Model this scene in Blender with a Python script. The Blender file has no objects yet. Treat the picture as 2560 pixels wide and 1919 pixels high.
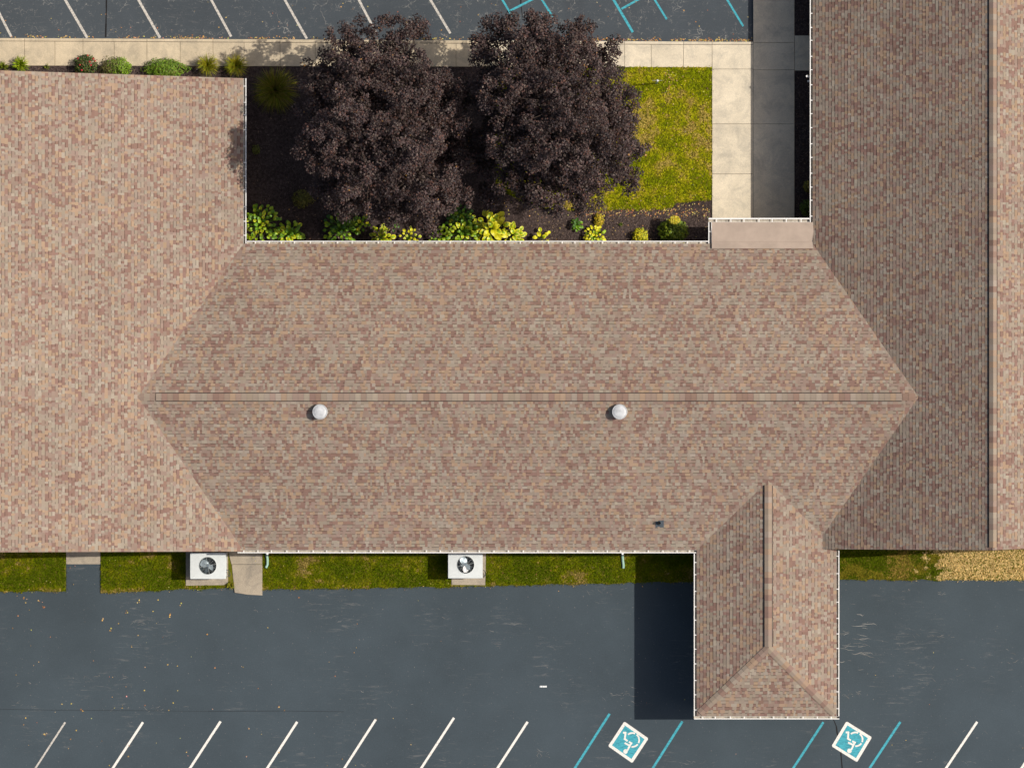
import bpy, math, random
from mathutils import Vector, noise

random.seed(11)
R = random.random
U = random.uniform
PI = math.pi

# ------------------------------------------------------------------ camera, sky, sun, exposure
D = 150.0            # camera height over the parking lot, metres
S = 58.7             # photograph pixels per metre on the lot (2560 px wide picture)
SUN_EL, SUN_AZ = math.radians(48.6), math.radians(6.5)   # sun from +X, a touch towards +Y

scn = bpy.context.scene
COL = scn.collection
cam_d = bpy.data.cameras.new("camera")
cam_d.sensor_width = 36.0
cam_d.lens = 18.0 * D / (1280.0 / S)
cam_d.clip_start, cam_d.clip_end = 1.0, 2000.0
cam = bpy.data.objects.new("camera", cam_d)
cam.location = (0, 0, D)
COL.objects.link(cam)
scn.camera = cam

world = bpy.data.worlds.new("World")
scn.world = world
world.use_nodes = True
wn = world.node_tree
sky = wn.nodes.new("ShaderNodeTexSky")
sky.sky_type = 'NISHITA'
sky.sun_disc = False
sky.dust_density = 4.0
sky.ozone_density = 0.3
sky.sun_elevation = SUN_EL
sky.sun_rotation = math.radians(90) - SUN_AZ
wn.nodes["Background"].inputs[1].default_value = 0.105
wn.links.new(sky.outputs[0], wn.nodes["Background"].inputs[0])

sun_d = bpy.data.lights.new("sun", 'SUN')
sun_d.energy = 4.35
sun_d.angle = math.radians(0.5)
sun_d.color = (1.0, 0.94, 0.85)
sun = bpy.data.objects.new("sun", sun_d)
sdir = Vector((math.cos(SUN_EL) * math.cos(SUN_AZ), math.cos(SUN_EL) * math.sin(SUN_AZ), math.sin(SUN_EL)))
sun.rotation_euler = sdir.to_track_quat('Z', 'Y').to_euler()
sun.location = (30, 3, 40)
COL.objects.link(sun)

scn.view_settings.view_transform = 'Standard'
scn.view_settings.look = 'None'
scn.view_settings.gamma = 1.0
scn.view_settings.exposure = -0.07


# ------------------------------------------------------------------ helpers
def W(px, py, z=0.0):
    """photo pixel seen at height z -> world point"""
    k = (D - z) / D / S
    return Vector(((px - 1280.0) * k, (959.5 - py) * k, z))


class MB:
    def __init__(s):
        s.v, s.f, s.c, s.m = [], [], [], []

    def face(s, pts, col=(1, 1, 1), mi=0):
        b = len(s.v)
        s.v.extend([tuple(p) for p in pts])
        s.f.append(tuple(range(b, b + len(pts))))
        s.c.append(col)
        s.m.append(mi)

    def quads(s, verts, faces, col=(1, 1, 1), mi=0):
        b = len(s.v)
        s.v.extend([tuple(p) for p in verts])
        for f in faces:
            s.f.append(tuple(i + b for i in f))
            s.c.append(col)
            s.m.append(mi)

    def box(s, x0, y0, z0, x1, y1, z1, col=(1, 1, 1), mi=0, bottom=True):
        vs = [(x0, y0, z0), (x1, y0, z0), (x1, y1, z0), (x0, y1, z0), (x0, y0, z1), (x1, y0, z1), (x1, y1, z1), (x0, y1, z1)]
        fs = [(4, 5, 6, 7), (0, 1, 5, 4), (1, 2, 6, 5), (2, 3, 7, 6), (3, 0, 4, 7)]
        if bottom:
            fs.append((3, 2, 1, 0))
        s.quads(vs, fs, col, mi)

    def prism(s, poly, z0, z1, col=(1, 1, 1), mi=0):
        """poly: list of (x,y); z0 may be lower than z1"""
        a = sum(poly[i][0] * poly[(i + 1) % len(poly)][1] - poly[(i + 1) % len(poly)][0] * poly[i][1] for i in range(len(poly)))
        if a < 0:
            poly = poly[::-1]
        n = len(poly)
        vs = [(p[0], p[1], z0) for p in poly] + [(p[0], p[1], z1) for p in poly]
        fs = [tuple(range(n, 2 * n)), tuple(range(n - 1, -1, -1))]
        for i in range(n):
            j = (i + 1) % n
            fs.append((i, j, n + j, n + i))
        s.quads(vs, fs, col, mi)

    def tube(s, pts, rads, n=7, col=(1, 1, 1), mi=0, cap=True):
        rings = []
        for i, p in enumerate(pts):
            p = Vector(p)
            d = (Vector(pts[min(i + 1, len(pts) - 1)]) - Vector(pts[max(i - 1, 0)])).normalized()
            a = d.cross(Vector((0, 0, 1)))
            if a.length < 1e-3:
                a = d.cross(Vector((1, 0, 0)))
            a.normalize()
            b = d.cross(a)
            r = rads[i] if isinstance(rads, (list, tuple)) else rads
            rings.append([p + a * (r * math.cos(2 * PI * k / n)) + b * (r * math.sin(2 * PI * k / n)) for k in range(n)])
        vs = [q for ring in rings for q in ring]
        fs = []
        for i in range(len(pts) - 1):
            for k in range(n):
                fs.append((i * n + k, i * n + (k + 1) % n, (i + 1) * n + (k + 1) % n, (i + 1) * n + k))
        if cap:
            fs.append(tuple(range(n - 1, -1, -1)))
            fs.append(tuple(range((len(pts) - 1) * n, len(pts) * n)))
        s.quads(vs, fs, col, mi)

    def lathe(s, prof, c, n=20, col=(1, 1, 1), mi=0):
        vs = []
        for r, z in prof:
            for k in range(n):
                vs.append((c[0] + r * math.cos(2 * PI * k / n), c[1] + r * math.sin(2 * PI * k / n), c[2] + z))
        fs = []
        for i in range(len(prof) - 1):
            for k in range(n):
                fs.append((i * n + k, i * n + (k + 1) % n, (i + 1) * n + (k + 1) % n, (i + 1) * n + k))
        fs.append(tuple(range((len(prof) - 1) * n, len(prof) * n)))
        s.quads(vs, fs, col, mi)

    def mesh(s, name, mats, smooth=False):
        me = bpy.data.meshes.new(name)
        me.from_pydata(s.v, [], s.f)
        if not isinstance(mats, (list, tuple)):
            mats = [mats]
        for m in mats:
            me.materials.append(m)
        if len(mats) > 1:
            me.polygons.foreach_set("material_index", s.m)
        at = me.attributes.new("tint", 'FLOAT_COLOR', 'FACE')
        at.data.foreach_set("color", [x for c in s.c for x in (c[0], c[1], c[2], 1.0)])
        if smooth:
            me.polygons.foreach_set("use_smooth", [True] * len(me.polygons))
        me.update()
        return me

    def build(s, name, mats, parent=None, smooth=False):
        return link(name, s.mesh(name, mats, smooth), parent)


def link(name, me, parent=None, loc=None):
    o = bpy.data.objects.new(name, me)
    COL.objects.link(o)
    if loc is not None:
        o.location = loc
    if parent is not None:
        o.parent = parent
    return o


def tag(o, label, cat, group=None):
    o["label"] = label
    o["category"] = cat
    if group:
        o["group"] = group
    return o


def thing(name, label, cat, loc=(0, 0, 0), group=None):
    return tag(link(name, None, None, loc), label, cat, group)


def structure(o):
    o["kind"] = "structure"
    return o


# ------------------------------------------------------------------ materials
def mat(name, rough=0.8, spec=0.3):
    m = bpy.data.materials.new(name)
    m.use_nodes = True
    b = m.node_tree.nodes["Principled BSDF"]
    b.inputs["Roughness"].default_value = rough
    b.inputs["Specular IOR Level"].default_value = spec
    return m, m.node_tree, b


def node(nt, t, **kw):
    n = nt.nodes.new(t)
    for k, v in kw.items():
        setattr(n, k, v)
    return n


def coords(nt, scale=(1, 1, 1), rot=0.0):
    g = node(nt, "ShaderNodeNewGeometry")
    mp = node(nt, "ShaderNodeMapping")
    mp.inputs["Scale"].default_value = scale
    mp.inputs["Rotation"].default_value = (0, 0, rot)
    nt.links.new(g.outputs["Position"], mp.inputs[0])
    return mp.outputs[0]


def noise_n(nt, scale, detail=4, rough=0.6, co=None, dist=0.0):
    n = node(nt, "ShaderNodeTexNoise")
    n.inputs["Scale"].default_value = scale
    n.inputs["Detail"].default_value = detail
    n.inputs["Roughness"].default_value = rough
    n.inputs["Distortion"].default_value = dist
    nt.links.new(co if co is not None else coords(nt), n.inputs["Vector"])
    return n.outputs["Fac"]


def ramp(nt, fac, stops, interp='LINEAR'):
    r = node(nt, "ShaderNodeValToRGB")
    r.color_ramp.interpolation = interp
    el = r.color_ramp.elements
    while len(el) < len(stops):
        el.new(0.5)
    for e, (p, c) in zip(el, stops):
        e.position = p
        e.color = (c[0], c[1], c[2], 1) if isinstance(c, (tuple, list)) else (c, c, c, 1)
    nt.links.new(fac, r.inputs[0])
    return r.outputs["Color"]


def mix(nt, fac, a, b, mode='MIX'):
    n = node(nt, "ShaderNodeMix", data_type='RGBA', blend_type=mode)
    for sock, val in ((n.inputs[0], fac), (n.inputs[6], a), (n.inputs[7], b)):
        if isinstance(val, (int, float)):
            sock.default_value = val
        elif isinstance(val, (tuple, list)):
            sock.default_value = (val[0], val[1], val[2], 1)
        else:
            nt.links.new(val, sock)
    return n.outputs[2]


def bump(nt, b, h, strength=0.3, dist=0.01):
    n = node(nt, "ShaderNodeBump")
    n.inputs["Strength"].default_value = strength
    n.inputs["Distance"].default_value = dist
    nt.links.new(h, n.inputs["Height"])
    nt.links.new(n.outputs[0], b.inputs["Normal"])


def tint_mat(name, rough=0.8, spec=0.3, grain=0.25, gscale=60, wear=0.0, objcol=False, trans=0.0):
    m, nt, b = mat(name, rough, spec)
    if objcol:
        a = node(nt, "ShaderNodeObjectInfo").outputs["Color"]
    else:
        a = node(nt, "ShaderNodeAttribute", attribute_name="tint").outputs["Color"]
    g = ramp(nt, noise_n(nt, gscale, 3), [(0.25, 1 - grain), (0.75, 1 + grain)])
    c = mix(nt, 1.0, a, g, 'MULTIPLY')
    if wear:
        w = ramp(nt, noise_n(nt, 0.35, 5, 0.65), [(0.3, 1 - wear), (0.7, 1 + wear)])
        c = mix(nt, 1.0, c, w, 'MULTIPLY')
    nt.links.new(c, b.inputs["Base Color"])
    if trans:
        t = node(nt, "ShaderNodeBsdfTranslucent")
        nt.links.new(c, t.inputs[0])
        ms = node(nt, "ShaderNodeMixShader")
        ms.inputs[0].default_value = trans
        nt.links.new(b.outputs[0], ms.inputs[1])
        nt.links.new(t.outputs[0], ms.inputs[2])
        nt.links.new(ms.outputs[0], nt.nodes["Material Output"].inputs[0])
    return m


def plain_mat(name, col, rough=0.6, spec=0.4, grain=0.06, gscale=20, metal=0.0):
    m, nt, b = mat(name, rough, spec)
    g = ramp(nt, noise_n(nt, gscale, 4), [(0.3, 1 - grain), (0.7, 1 + grain)])
    nt.links.new(mix(nt, 1.0, col, g, 'MULTIPLY'), b.inputs["Base Color"])
    b.inputs["Metallic"].default_value = metal
    return m


M = {}
M['shingle'] = tint_mat('asphalt_shingle', 0.92, 0.15, 0.10, 70, 0.07)
M['shingle_piece'] = tint_mat('asphalt_shingle_piece', 0.92, 0.15, 0.10, 70, 0.07, objcol=True)
M['deck'] = plain_mat('roof_felt', (0.06, 0.05, 0.045), 0.95, 0.1)
M['vent_black'] = plain_mat('black_vent_plastic', (0.012, 0.011, 0.012), 0.7, 0.2)
M['gutter'] = plain_mat('white_gutter_paint', (0.80, 0.78, 0.74), 0.4, 0.4, 0.05, 6)
M['vent_cap'] = plain_mat('weathered_vent_cap', (0.48, 0.49, 0.50), 0.5, 0.4, 0.2, 5)
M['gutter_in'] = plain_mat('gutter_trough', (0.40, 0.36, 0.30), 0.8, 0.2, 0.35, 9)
M['white_metal'] = plain_mat('white_enamel', (0.66, 0.67, 0.66), 0.38, 0.45, 0.03, 9)
M['ac_white'] = plain_mat('condenser_enamel', (0.61, 0.64, 0.625), 0.42, 0.4, 0.05, 7)
M['ac_side'] = plain_mat('condenser_side_grille', (0.30, 0.31, 0.30), 0.5, 0.4)
M['ac_dark'] = plain_mat('condenser_well', (0.02, 0.035, 0.045), 0.6, 0.3)
M['blade'] = plain_mat('fan_blade_metal', (0.26, 0.32, 0.36), 0.4, 0.5, 0.1, 12, 0.3)
M['blade_painted_glint'] = plain_mat('fan_blade_painted_glint', (0.82, 0.83, 0.84), 0.5, 0.4)  # sun glint on one metal blade, put into its base colour
M['wire'] = plain_mat('guard_wire', (0.42, 0.45, 0.44), 0.4, 0.5)
M['porch'] = plain_mat('tan_membrane', (0.375, 0.295, 0.235), 0.75, 0.25, 0.11, 1.6)
M['wall'] = plain_mat('tan_wall_render', (0.34, 0.28, 0.22), 0.85, 0.2, 0.1, 8)
M['lead'] = plain_mat('dark_flashing', (0.06, 0.075, 0.09), 0.6, 0.4)
M['seam'] = plain_mat('dark_paving_seam', (0.034, 0.043, 0.05), 0.9, 0.2)
M['hose'] = plain_mat('pale_green_plastic', (0.32, 0.50, 0.40), 0.5, 0.4, 0.12, 15)
M['bark'] = plain_mat('maple_bark', (0.075, 0.055, 0.045), 0.9, 0.1, 0.3, 14)
M['maple'] = tint_mat('purple_maple_leaf', 0.55, 0.28, 0.2, 9, trans=0.10)
M['leaf'] = tint_mat('green_leaf', 0.5, 0.35, 0.2, 12, trans=0.2)
M['grass'] = tint_mat('grass_blade', 0.85, 0.04, 0.15, 8, trans=0.15)
M['litter'] = tint_mat('fallen_leaf', 0.75, 0.2, 0.2, 12)
M['chip'] = tint_mat('mulch_chip', 0.95, 0.1, 0.2, 10)
M['petal'] = plain_mat('rose_petal', (0.55, 0.035, 0.05), 0.5, 0.3, 0.2, 30)
M['hosta_green'] = plain_mat('hosta_green', (0.12, 0.25, 0.008), 0.45, 0.4, 0.25, 12)
M['hosta_dark'] = plain_mat('hosta_dark_green', (0.04, 0.11, 0.008), 0.45, 0.4, 0.25, 12)
M['hosta_lime'] = plain_mat('hosta_lime', (0.27, 0.39, 0.010), 0.45, 0.4, 0.2, 12)
M['hosta_gold'] = plain_mat('hosta_gold', (0.62, 0.58, 0.015), 0.45, 0.4, 0.18, 12)
M['hosta_cream'] = plain_mat('hosta_cream_margin', (0.60, 0.56, 0.08), 0.45, 0.4, 0.1, 12)


def asphalt(name, base, cracks):
    m, nt, b = mat(name, 0.9, 0.22)
    big = ramp(nt, noise_n(nt, 0.13, 4, 0.6), [(0.3, tuple(x * 0.86 for x in base)), (0.7, tuple(x * 1.12 for x in base))])
    patch = ramp(nt, noise_n(nt, 0.6, 7, 0.72), [(0.35, 0.94), (0.7, 1.06)])
    c = mix(nt, 1.0, big, patch, 'MULTIPLY')
    fine = ramp(nt, noise_n(nt, 45, 3, 0.7), [(0.25, 0.85), (0.8, 1.17)])
    c = mix(nt, 1.0, c, fine, 'MULTIPLY')
    c = mix(nt, 1.0, c, ramp(nt, noise_n(nt, 17, 5, 0.8), [(0.28, 0.86), (0.75, 1.16)]), 'MULTIPLY')
    # pale scuffs, long and thin, in patches
    sc = noise_n(nt, 2.6, 8, 0.78, coords(nt, (0.5, 3.0, 1), 0.05), 0.6)
    pm = noise_n(nt, 0.33, 3, 0.6)
    s1 = mix(nt, 1.0, ramp(nt, sc, [(0.545, 0.0), (0.66, 1.0)]), ramp(nt, pm, [(0.50, 0.0), (0.64, 1.0)]), 'MULTIPLY')
    c = mix(nt, mix(nt, 1.0, s1, (0.55, 0.55, 0.55), 'MULTIPLY'), c, (0.20, 0.195, 0.185))
    # pale grit specks
    sp = noise_n(nt, 11, 2, 0.5)
    c = mix(nt, ramp(nt, sp, [(0.68, 0.0), (0.76, 0.5)]), c, (0.22, 0.20, 0.18))
    if cracks:
        for sc_, th, amt, msk in ((1.1, 0.008, 0.75, 1.3), (2.6, 0.012, 0.7, 1.7), (5.0, 0.02, 0.5, 2.3)):
            co = coords(nt)
            dn = node(nt, "ShaderNodeTexNoise")
            dn.inputs["Scale"].default_value = 2.2
            dn.inputs["Detail"].default_value = 5
            nt.links.new(co, dn.inputs["Vector"])
            co2 = mix(nt, 0.9, co, dn.outputs["Color"], 'ADD')
            vo = node(nt, "ShaderNodeTexVoronoi", feature='DISTANCE_TO_EDGE')
            vo.inputs["Scale"].default_value = sc_
            nt.links.new(co2, vo.inputs["Vector"])
            edge = ramp(nt, vo.outputs["Distance"], [(0.0, 1.0), (th, 0.9), (th * 2.2, 0.0)])
            mk = ramp(nt, noise_n(nt, msk, 4, 0.65), [(0.545, 0.0), (0.67, amt)])
            c = mix(nt, mix(nt, 1.0, edge, mk, 'MULTIPLY'), c, (0.33, 0.315, 0.285))
        # dark sealer smears
        c = mix(nt, ramp(nt, noise_n(nt, 0.55, 3, 0.5, coords(nt, (1, 0.35, 1))), [(0.60, 0.0), (0.70, 0.35)]), c, (0.045, 0.05, 0.058))
    nt.links.new(c, b.inputs["Base Color"])
    bump(nt, b, noise_n(nt, 90, 2), 0.25, 0.006)
    return m


M['asphalt'] = asphalt('sealed_asphalt', (0.0530, 0.0700, 0.0820), False)
M['asphalt_old'] = asphalt('cracked_asphalt', (0.059, 0.070, 0.080), True)


def concrete(name, base, dirt, spots=0.25):
    m, nt, b = mat(name, 0.9, 0.2)
    c = ramp(nt, noise_n(nt, 0.8, 6, 0.7), [(0.30, tuple(x * 0.86 for x in base)), (0.68, tuple(x * 1.06 for x in base))])
    st = ramp(nt, noise_n(nt, 1.1, 8, 0.74, None, 0.6), [(0.46, 0.0), (0.68, dirt)])
    c = mix(nt, st, c, (base[0] * 0.60, base[1] * 0.62, base[2] * 0.66))
    fine = ramp(nt, noise_n(nt, 30, 4, 0.75), [(0.3, 1 - spots * 0.5), (0.75, 1 + spots * 0.4)])
    c = mix(nt, 1.0, c, fine, 'MULTIPLY')
    oi = node(nt, "ShaderNodeObjectInfo")
    c = mix(nt, 1.0, c, ramp(nt, oi.outputs["Random"], [(0.0, 0.94), (1.0, 1.04)]), 'MULTIPLY')
    nt.links.new(c, b.inputs["Base Color"])
    bump(nt, b, noise_n(nt, 60, 3), 0.2, 0.004)
    return m


M['concrete'] = concrete('buff_concrete', (0.58, 0.480, 0.335), 0.8, 0.4)
M['concrete_pale'] = concrete('pale_concrete', (0.69, 0.60, 0.45), 0.8, 0.4)
M['concrete_dirty'] = concrete('dirty_concrete', (0.42, 0.355, 0.27), 1.0, 0.6)

m_, nt_, b_ = mat('paint_white', 0.75, 0.3)
c_ = ramp(nt_, noise_n(nt_, 16, 5, 0.75), [(0.33, (0.26, 0.25, 0.23)), (0.45, (0.74, 0.71, 0.65))])
nt_.links.new(c_, b_.inputs["Base Color"])
M['paint_white'] = m_
m_, nt_, b_ = mat('paint_white_worn', 0.8, 0.3)
c_ = ramp(nt_, noise_n(nt_, 13, 6, 0.8), [(0.34, (0.15, 0.15, 0.14)), (0.55, (0.58, 0.54, 0.48))])
nt_.links.new(c_, b_.inputs["Base Color"])
M['paint_white_worn'] = m_
m_, nt_, b_ = mat('paint_teal', 0.75, 0.3)
c_ = ramp(nt_, noise_n(nt_, 14, 5, 0.75, coords(nt_, (0.35, 1.6, 1), 0.6)), [(0.36, (0.030, 0.17, 0.22)), (0.54, (0.060, 0.37, 0.44))])
nt_.links.new(c_, b_.inputs["Base Color"])
M['paint_teal'] = m_

m_, nt_, b_ = mat('soil_mulch', 0.97, 0.1)
c_ = ramp(nt_, noise_n(nt_, 9, 8, 0.8), [(0.32, (0.018, 0.013, 0.012)), (0.5, (0.053, 0.038, 0.035)), (0.72, (0.120, 0.088, 0.078))])
c_ = mix(nt_, 1.0, c_, ramp(nt_, noise_n(nt_, 0.8, 4), [(0.3, 0.75), (0.7, 1.25)]), 'MULTIPLY')
nt_.links.new(c_, b_.inputs["Base Color"])
bump(nt_, b_, noise_n(nt_, 30, 5, 0.8), 0.9, 0.03)
M['mulch'] = m_
m_, nt_, b_ = mat('turf', 0.95, 0.1)
c_ = ramp(nt_, noise_n(nt_, 3.2, 7, 0.75), [(0.30, (0.055, 0.075, 0.004)), (0.5, (0.12, 0.125, 0.008)), (0.7, (0.20, 0.155, 0.035))])
nt_.links.new(c_, b_.inputs["Base Color"])
bump(nt_, b_, noise_n(nt_, 25, 5, 0.8), 0.9, 0.03)
M['turf'] = m_
m_, nt_, b_ = mat('soil_ground', 0.97, 0.1)
c_ = ramp(nt_, noise_n(nt_, 0.5, 7, 0.7), [(0.35, (0.05, 0.06, 0.012)), (0.65, (0.10, 0.085, 0.04))])
nt_.links.new(c_, b_.inputs["Base Color"])
M['soil'] = m_


# ------------------------------------------------------------------ ground, lots
g = MB()
g.face([(-500, -500, -0.06), (500, -500, -0.06), (500, 500, -0.06), (-500, 500, -0.06)])
structure(g.build('ground', M['soil']))

g = MB()
y_ = W(0, 1395).y
g.box(-75, -70, -0.05, 75, y_, 0.0)
lot_s = structure(g.build('parking_lot', M['asphalt']))
g = MB()
pts = [W(-1500, 92), W(-1500, -2600), W(1884, -2600), W(1884, 112), W(1000, 108), W(0, 101)]
g.prism([(p.x, p.y) for p in pts], -0.05, 0.0)
lot_n = structure(g.build('parking_lot', M['asphalt_old']))


def wobble(x0, y0, x1, y1, n, amp, rnd):
    out = []
    for i in range(n + 1):
        t = i / n
        x, y = x0 + (x1 - x0) * t, y0 + (y1 - y0) * t
        out.append((x, y + amp * (noise.noise((x * 0.045, rnd, 0.3)) * 1.5 + noise.noise((x * 0.16, rnd, 2.3)) * 0.7)))
    return out


def sheet(name, px_poly, z, m, parent=None, zb=None):
    mb = MB()
    mb.prism([(W(x, y, z).x, W(x, y, z).y) for x, y in px_poly], z - 0.15 if zb is None else zb, z)
    return mb.build(name, m, parent)


# turf strips by the building (photo pixels)
LAWNS = [
    ('a', [(-250, 1365), (165, 1365)] + wobble(165, 1478, -250, 1475, 30, 2.5, 1.0), 0.035),
    ('b', [(252, 1365), (585, 1365)] + wobble(583, 1467, 252, 1482, 30, 2.5, 2.0), 0.035),
    ('c', [(640, 1365), (1150, 1365)] + wobble(1150, 1466, 640, 1474, 40, 2.5, 3.0), 0.035),
    ('d', [(1150, 1365), (1790, 1365)] + wobble(1790, 1452, 1150, 1466, 50, 2.5, 4.0), 0.035),
    ('e', [(2050, 1362), (2760, 1362)] + wobble(2760, 1449, 2050, 1449, 50, 2.5, 5.0), 0.035),
    ('f', [(1240, 166), (1779, 169), (1779, 500)] + [(1745, 502), (1715, 506), (1690, 508)] + wobble(1680, 522, 1440, 527, 30, 4, 6.0) + [(1340, 520), (1240, 470)], 0.105),
]
for k, poly, z in LAWNS:
    structure(sheet('lawn', poly, z, M['turf'], zb=-0.055))
structure(sheet('mulch_bed', [(612, 160), (1779, 163), (1779, 640), (612, 640)], 0.09, M['mulch'], zb=-0.055))
structure(sheet('mulch_bed', [(-300, 158), (612, 160), (612, 215), (-300, 215)], 0.085, M['mulch'], zb=-0.056))
structure(sheet('mulch_bed', [(1986.5, -400), (2060, -400), (2060, 89), (1986.5, 89)], 0.085, M['mulch'], zb=-0.055))
structure(sheet('mulch_bed', [(1986.5, 177), (2060, 177), (2060, 640), (1986.5, 640)], 0.085, M['mulch'], zb=-0.055))

# ------------------------------------------------------------------ concrete walks, slab by slab
ZW = 0.12


def slab(poly, z, m, parent, name='slab', gap=0.7, zb=-0.05):
    cx = sum(p[0] for p in poly) / len(poly)
    cy = sum(p[1] for p in poly) / len(poly)
    q = []
    for x, y in poly:
        q.append((x - gap * (1 if x > cx else -1) * 0.5, y - gap * (1 if y > cy else -1) * 0.5))
    mb = MB()
    b = 0.6
    top = [(W(x - b * (1 if x > cx else -1), y - b * (1 if y > cy else -1), z)) for x, y in q]
    low = [W(x, y, z) for x, y in q]
    n = len(q)
    vs = [(p.x, p.y, z) for p in top] + [(p.x, p.y, z - 0.008) for p in low] + [(p.x, p.y, zb) for p in low]
    fs = [tuple(range(n))]
    for r in (0, n):
        for i in range(n):
            j = (i + 1) % n
            fs.append((r + i, r + n + i, r + n + j, r + j))
    mb.quads(vs, fs)
    return mb.build(name, m, parent)


walk = structure(sheet('sidewalk', [(-300, 98), (1986, 108), (1986, 165), (-300, 162)], 0.098, M['mulch'], zb=-0.054))


def ytop(x):
    return 95.0 + min(max(x, 0), 1890) * 0.0052


def ybot(x):
    return 164.5 + min(max(x, 0), 1890) * 0.0024


jx = [-265, -182, -101, -20, 61, 137, 207, 285, 367, 450, 532, 610, 700, 788, 868, 950, 1036, 1140, 1220, 1300, 1380, 1466, 1561.5, 1627.6, 1708.5, 1780]
for a, b in zip(jx[:-1], jx[1:]):
    dz = U(-0.003, 0.003)
    mt = M['concrete'] if a < 1200 else M['concrete_pale']
    slab([(a, ytop(a) + 8), (b, ytop(b) + 8), (b, ybot(b)), (a, ybot(a))], ZW + dz, mt, walk)
for a, b in zip(jx[0:-1:2], jx[2::2] + [jx[-1]]):
    slab([(a, ytop(a)), (b, ytop(b)), (b, ytop(b) + 7.7), (a, ytop(a) + 7.7)], ZW + 0.004, M['concrete'] if a < 1200 else M['concrete_pale'], walk, 'kerb')
slab([(1780, 104.5), (1883, 104.5), (1883, 111.5), (1780, 111.5)], ZW + 0.004, M['concrete_pale'], walk, 'kerb')
walk2 = structure(sheet('footpath', [(1782, 110), (1984, 110), (1984, 580), (1782, 580)], 0.097, M['mulch'], zb=-0.053))
rows = [(111.8, 173), (173, 310), (310, 435), (435, 600)]
for y0, y1 in rows:
    slab([(1780, y0), (1883, y0), (1883, y1), (1780, y1)], ZW + U(-.003, .003), M['concrete_pale'], walk2)
for y0, y1 in [(107, 175), (175, 310), (310, 600)]:
    slab([(1883, y0), (1986.5, y0), (1986.5, y1), (1883, y1)], ZW + U(-.003, .003), M['concrete_pale'], walk2)
for y0, y1 in [(-30, 107), (-170, -30), (-310, -170)]:
    slab([(1883, y0), (1986.5, y0), (1986.5, y1), (1883, y1)], ZW + U(-.003, .003), M['concrete_pale'], walk2)
slab([(1986.5, 89), (2070, 89), (2070, 177), (1986.5, 177)], ZW - 0.004, M['concrete_pale'], walk2)

# door stoops and the pads under the condensers
stoop = structure(sheet('footpath', [(165.5, 1360), (250.5, 1360), (250.5, 1409.5), (165.5, 1409.5)], 0.06, M['concrete_dirty'], zb=-0.05))
structure(sheet('path', [(167, 1409.5), (248, 1409.5), (249, 1490), (165, 1490)], 0.012, M['asphalt'], zb=-0.04))
stoop2 = structure(sheet('footpath', [(570, 1362), (650, 1362), (650, 1400), (570, 1400)], 0.03, M['mulch'], zb=-0.04))
slab([(566, 1362), (656, 1362), (656, 1410), (578, 1410)], 0.065, M['concrete_dirty'], stoop2)
slab([(579, 1410), (656, 1410), (656, 1488), (620, 1486), (586, 1481)], 0.06, M['concrete_dirty'], stoop2)


# ------------------------------------------------------------------ painted markings
def stripe(mb, a, b, w, z, mi=0):
    A, B = W(a[0], a[1], z), W(b[0], b[1], z)
    d = (B - A).normalized()
    n = Vector((-d.y, d.x, 0)) * (w / 2)
    mb.face([A - n, B - n, B + n, A + n], mi=mi)


def pline(a, b, w, m, lot, z=0.004):
    mb = MB()
    stripe(mb, a, b, w, z)
    o = mb.build('parking_line', m, lot)
    return o


def ext(a, b, y):
    t = (y - a[1]) / (b[1] - a[1])
    return (a[0] + (b[0] - a[0]) * t, y)


bot = [((163, 1804), (88.6, 1919), 'paint_white_worn', .075), ((357.5, 1804), (282, 1919), 'paint_white', .102), ((551.5, 1802), (475, 1919), 'paint_white', .102),
       ((743, 1803), (668, 1919), 'paint_white', .102), ((939.5, 1797), (861, 1919), 'paint_white', .10), ((1135, 1793), (1053, 1919), 'paint_white', .10),
       ((1319, 1803), (1243.5, 1919), 'paint_white', .102), ((1524, 1783), (1437, 1919), 'paint_teal', .10), ((1706, 1802), (1632, 1919), 'paint_teal', .10),
       ((2058.5, 1804), (1983, 1919), 'paint_teal', .10), ((2251, 1803), (2174, 1919), 'paint_teal', .10), ((2443, 1803), (2365, 1919), 'paint_white', .102),
       ((2634, 1800), (2557, 1914), 'paint_white', .102)]
for a, b, m, w in bot:
    pline(a, ext(a, b, 2090), w, M[m], lot_s)
top = [((28, 92), (0, 37), 'paint_white_worn', .10), ((218, 95), (163, 0), 'paint_white_worn', .11), ((400, 95), (346, 0), 'paint_white_worn', .11),
       ((578, 92), (528, 0), 'paint_white_worn', .10), ((767, 97), (712, 0), 'paint_white_worn', .10), ((942, 86), (897, 0), 'paint_white_worn', .10),
       ((1126, 84), (1076, 0), 'paint_white_worn', .10), ((1293, 63), (1256, 0), 'paint_teal', .085), ((1382, 43), (1355, 0), 'paint_teal', .085),
       ((1582, 81), (1534, 0), 'paint_teal', .105), ((1667, 49), (1637, 0), 'paint_teal', .085), ((1858, 66), (1818, 0), 'paint_teal', .085)]
for a, b, m, w in top:
    pline(a, ext(a, b, -190), w, M[m], lot_n)
for a, b in (((1276, 27), (1335, -3)), ((1554, 23), (1612, -10))):
    pline(a, b, .09, M['paint_teal'], lot_n, 0.006)


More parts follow.
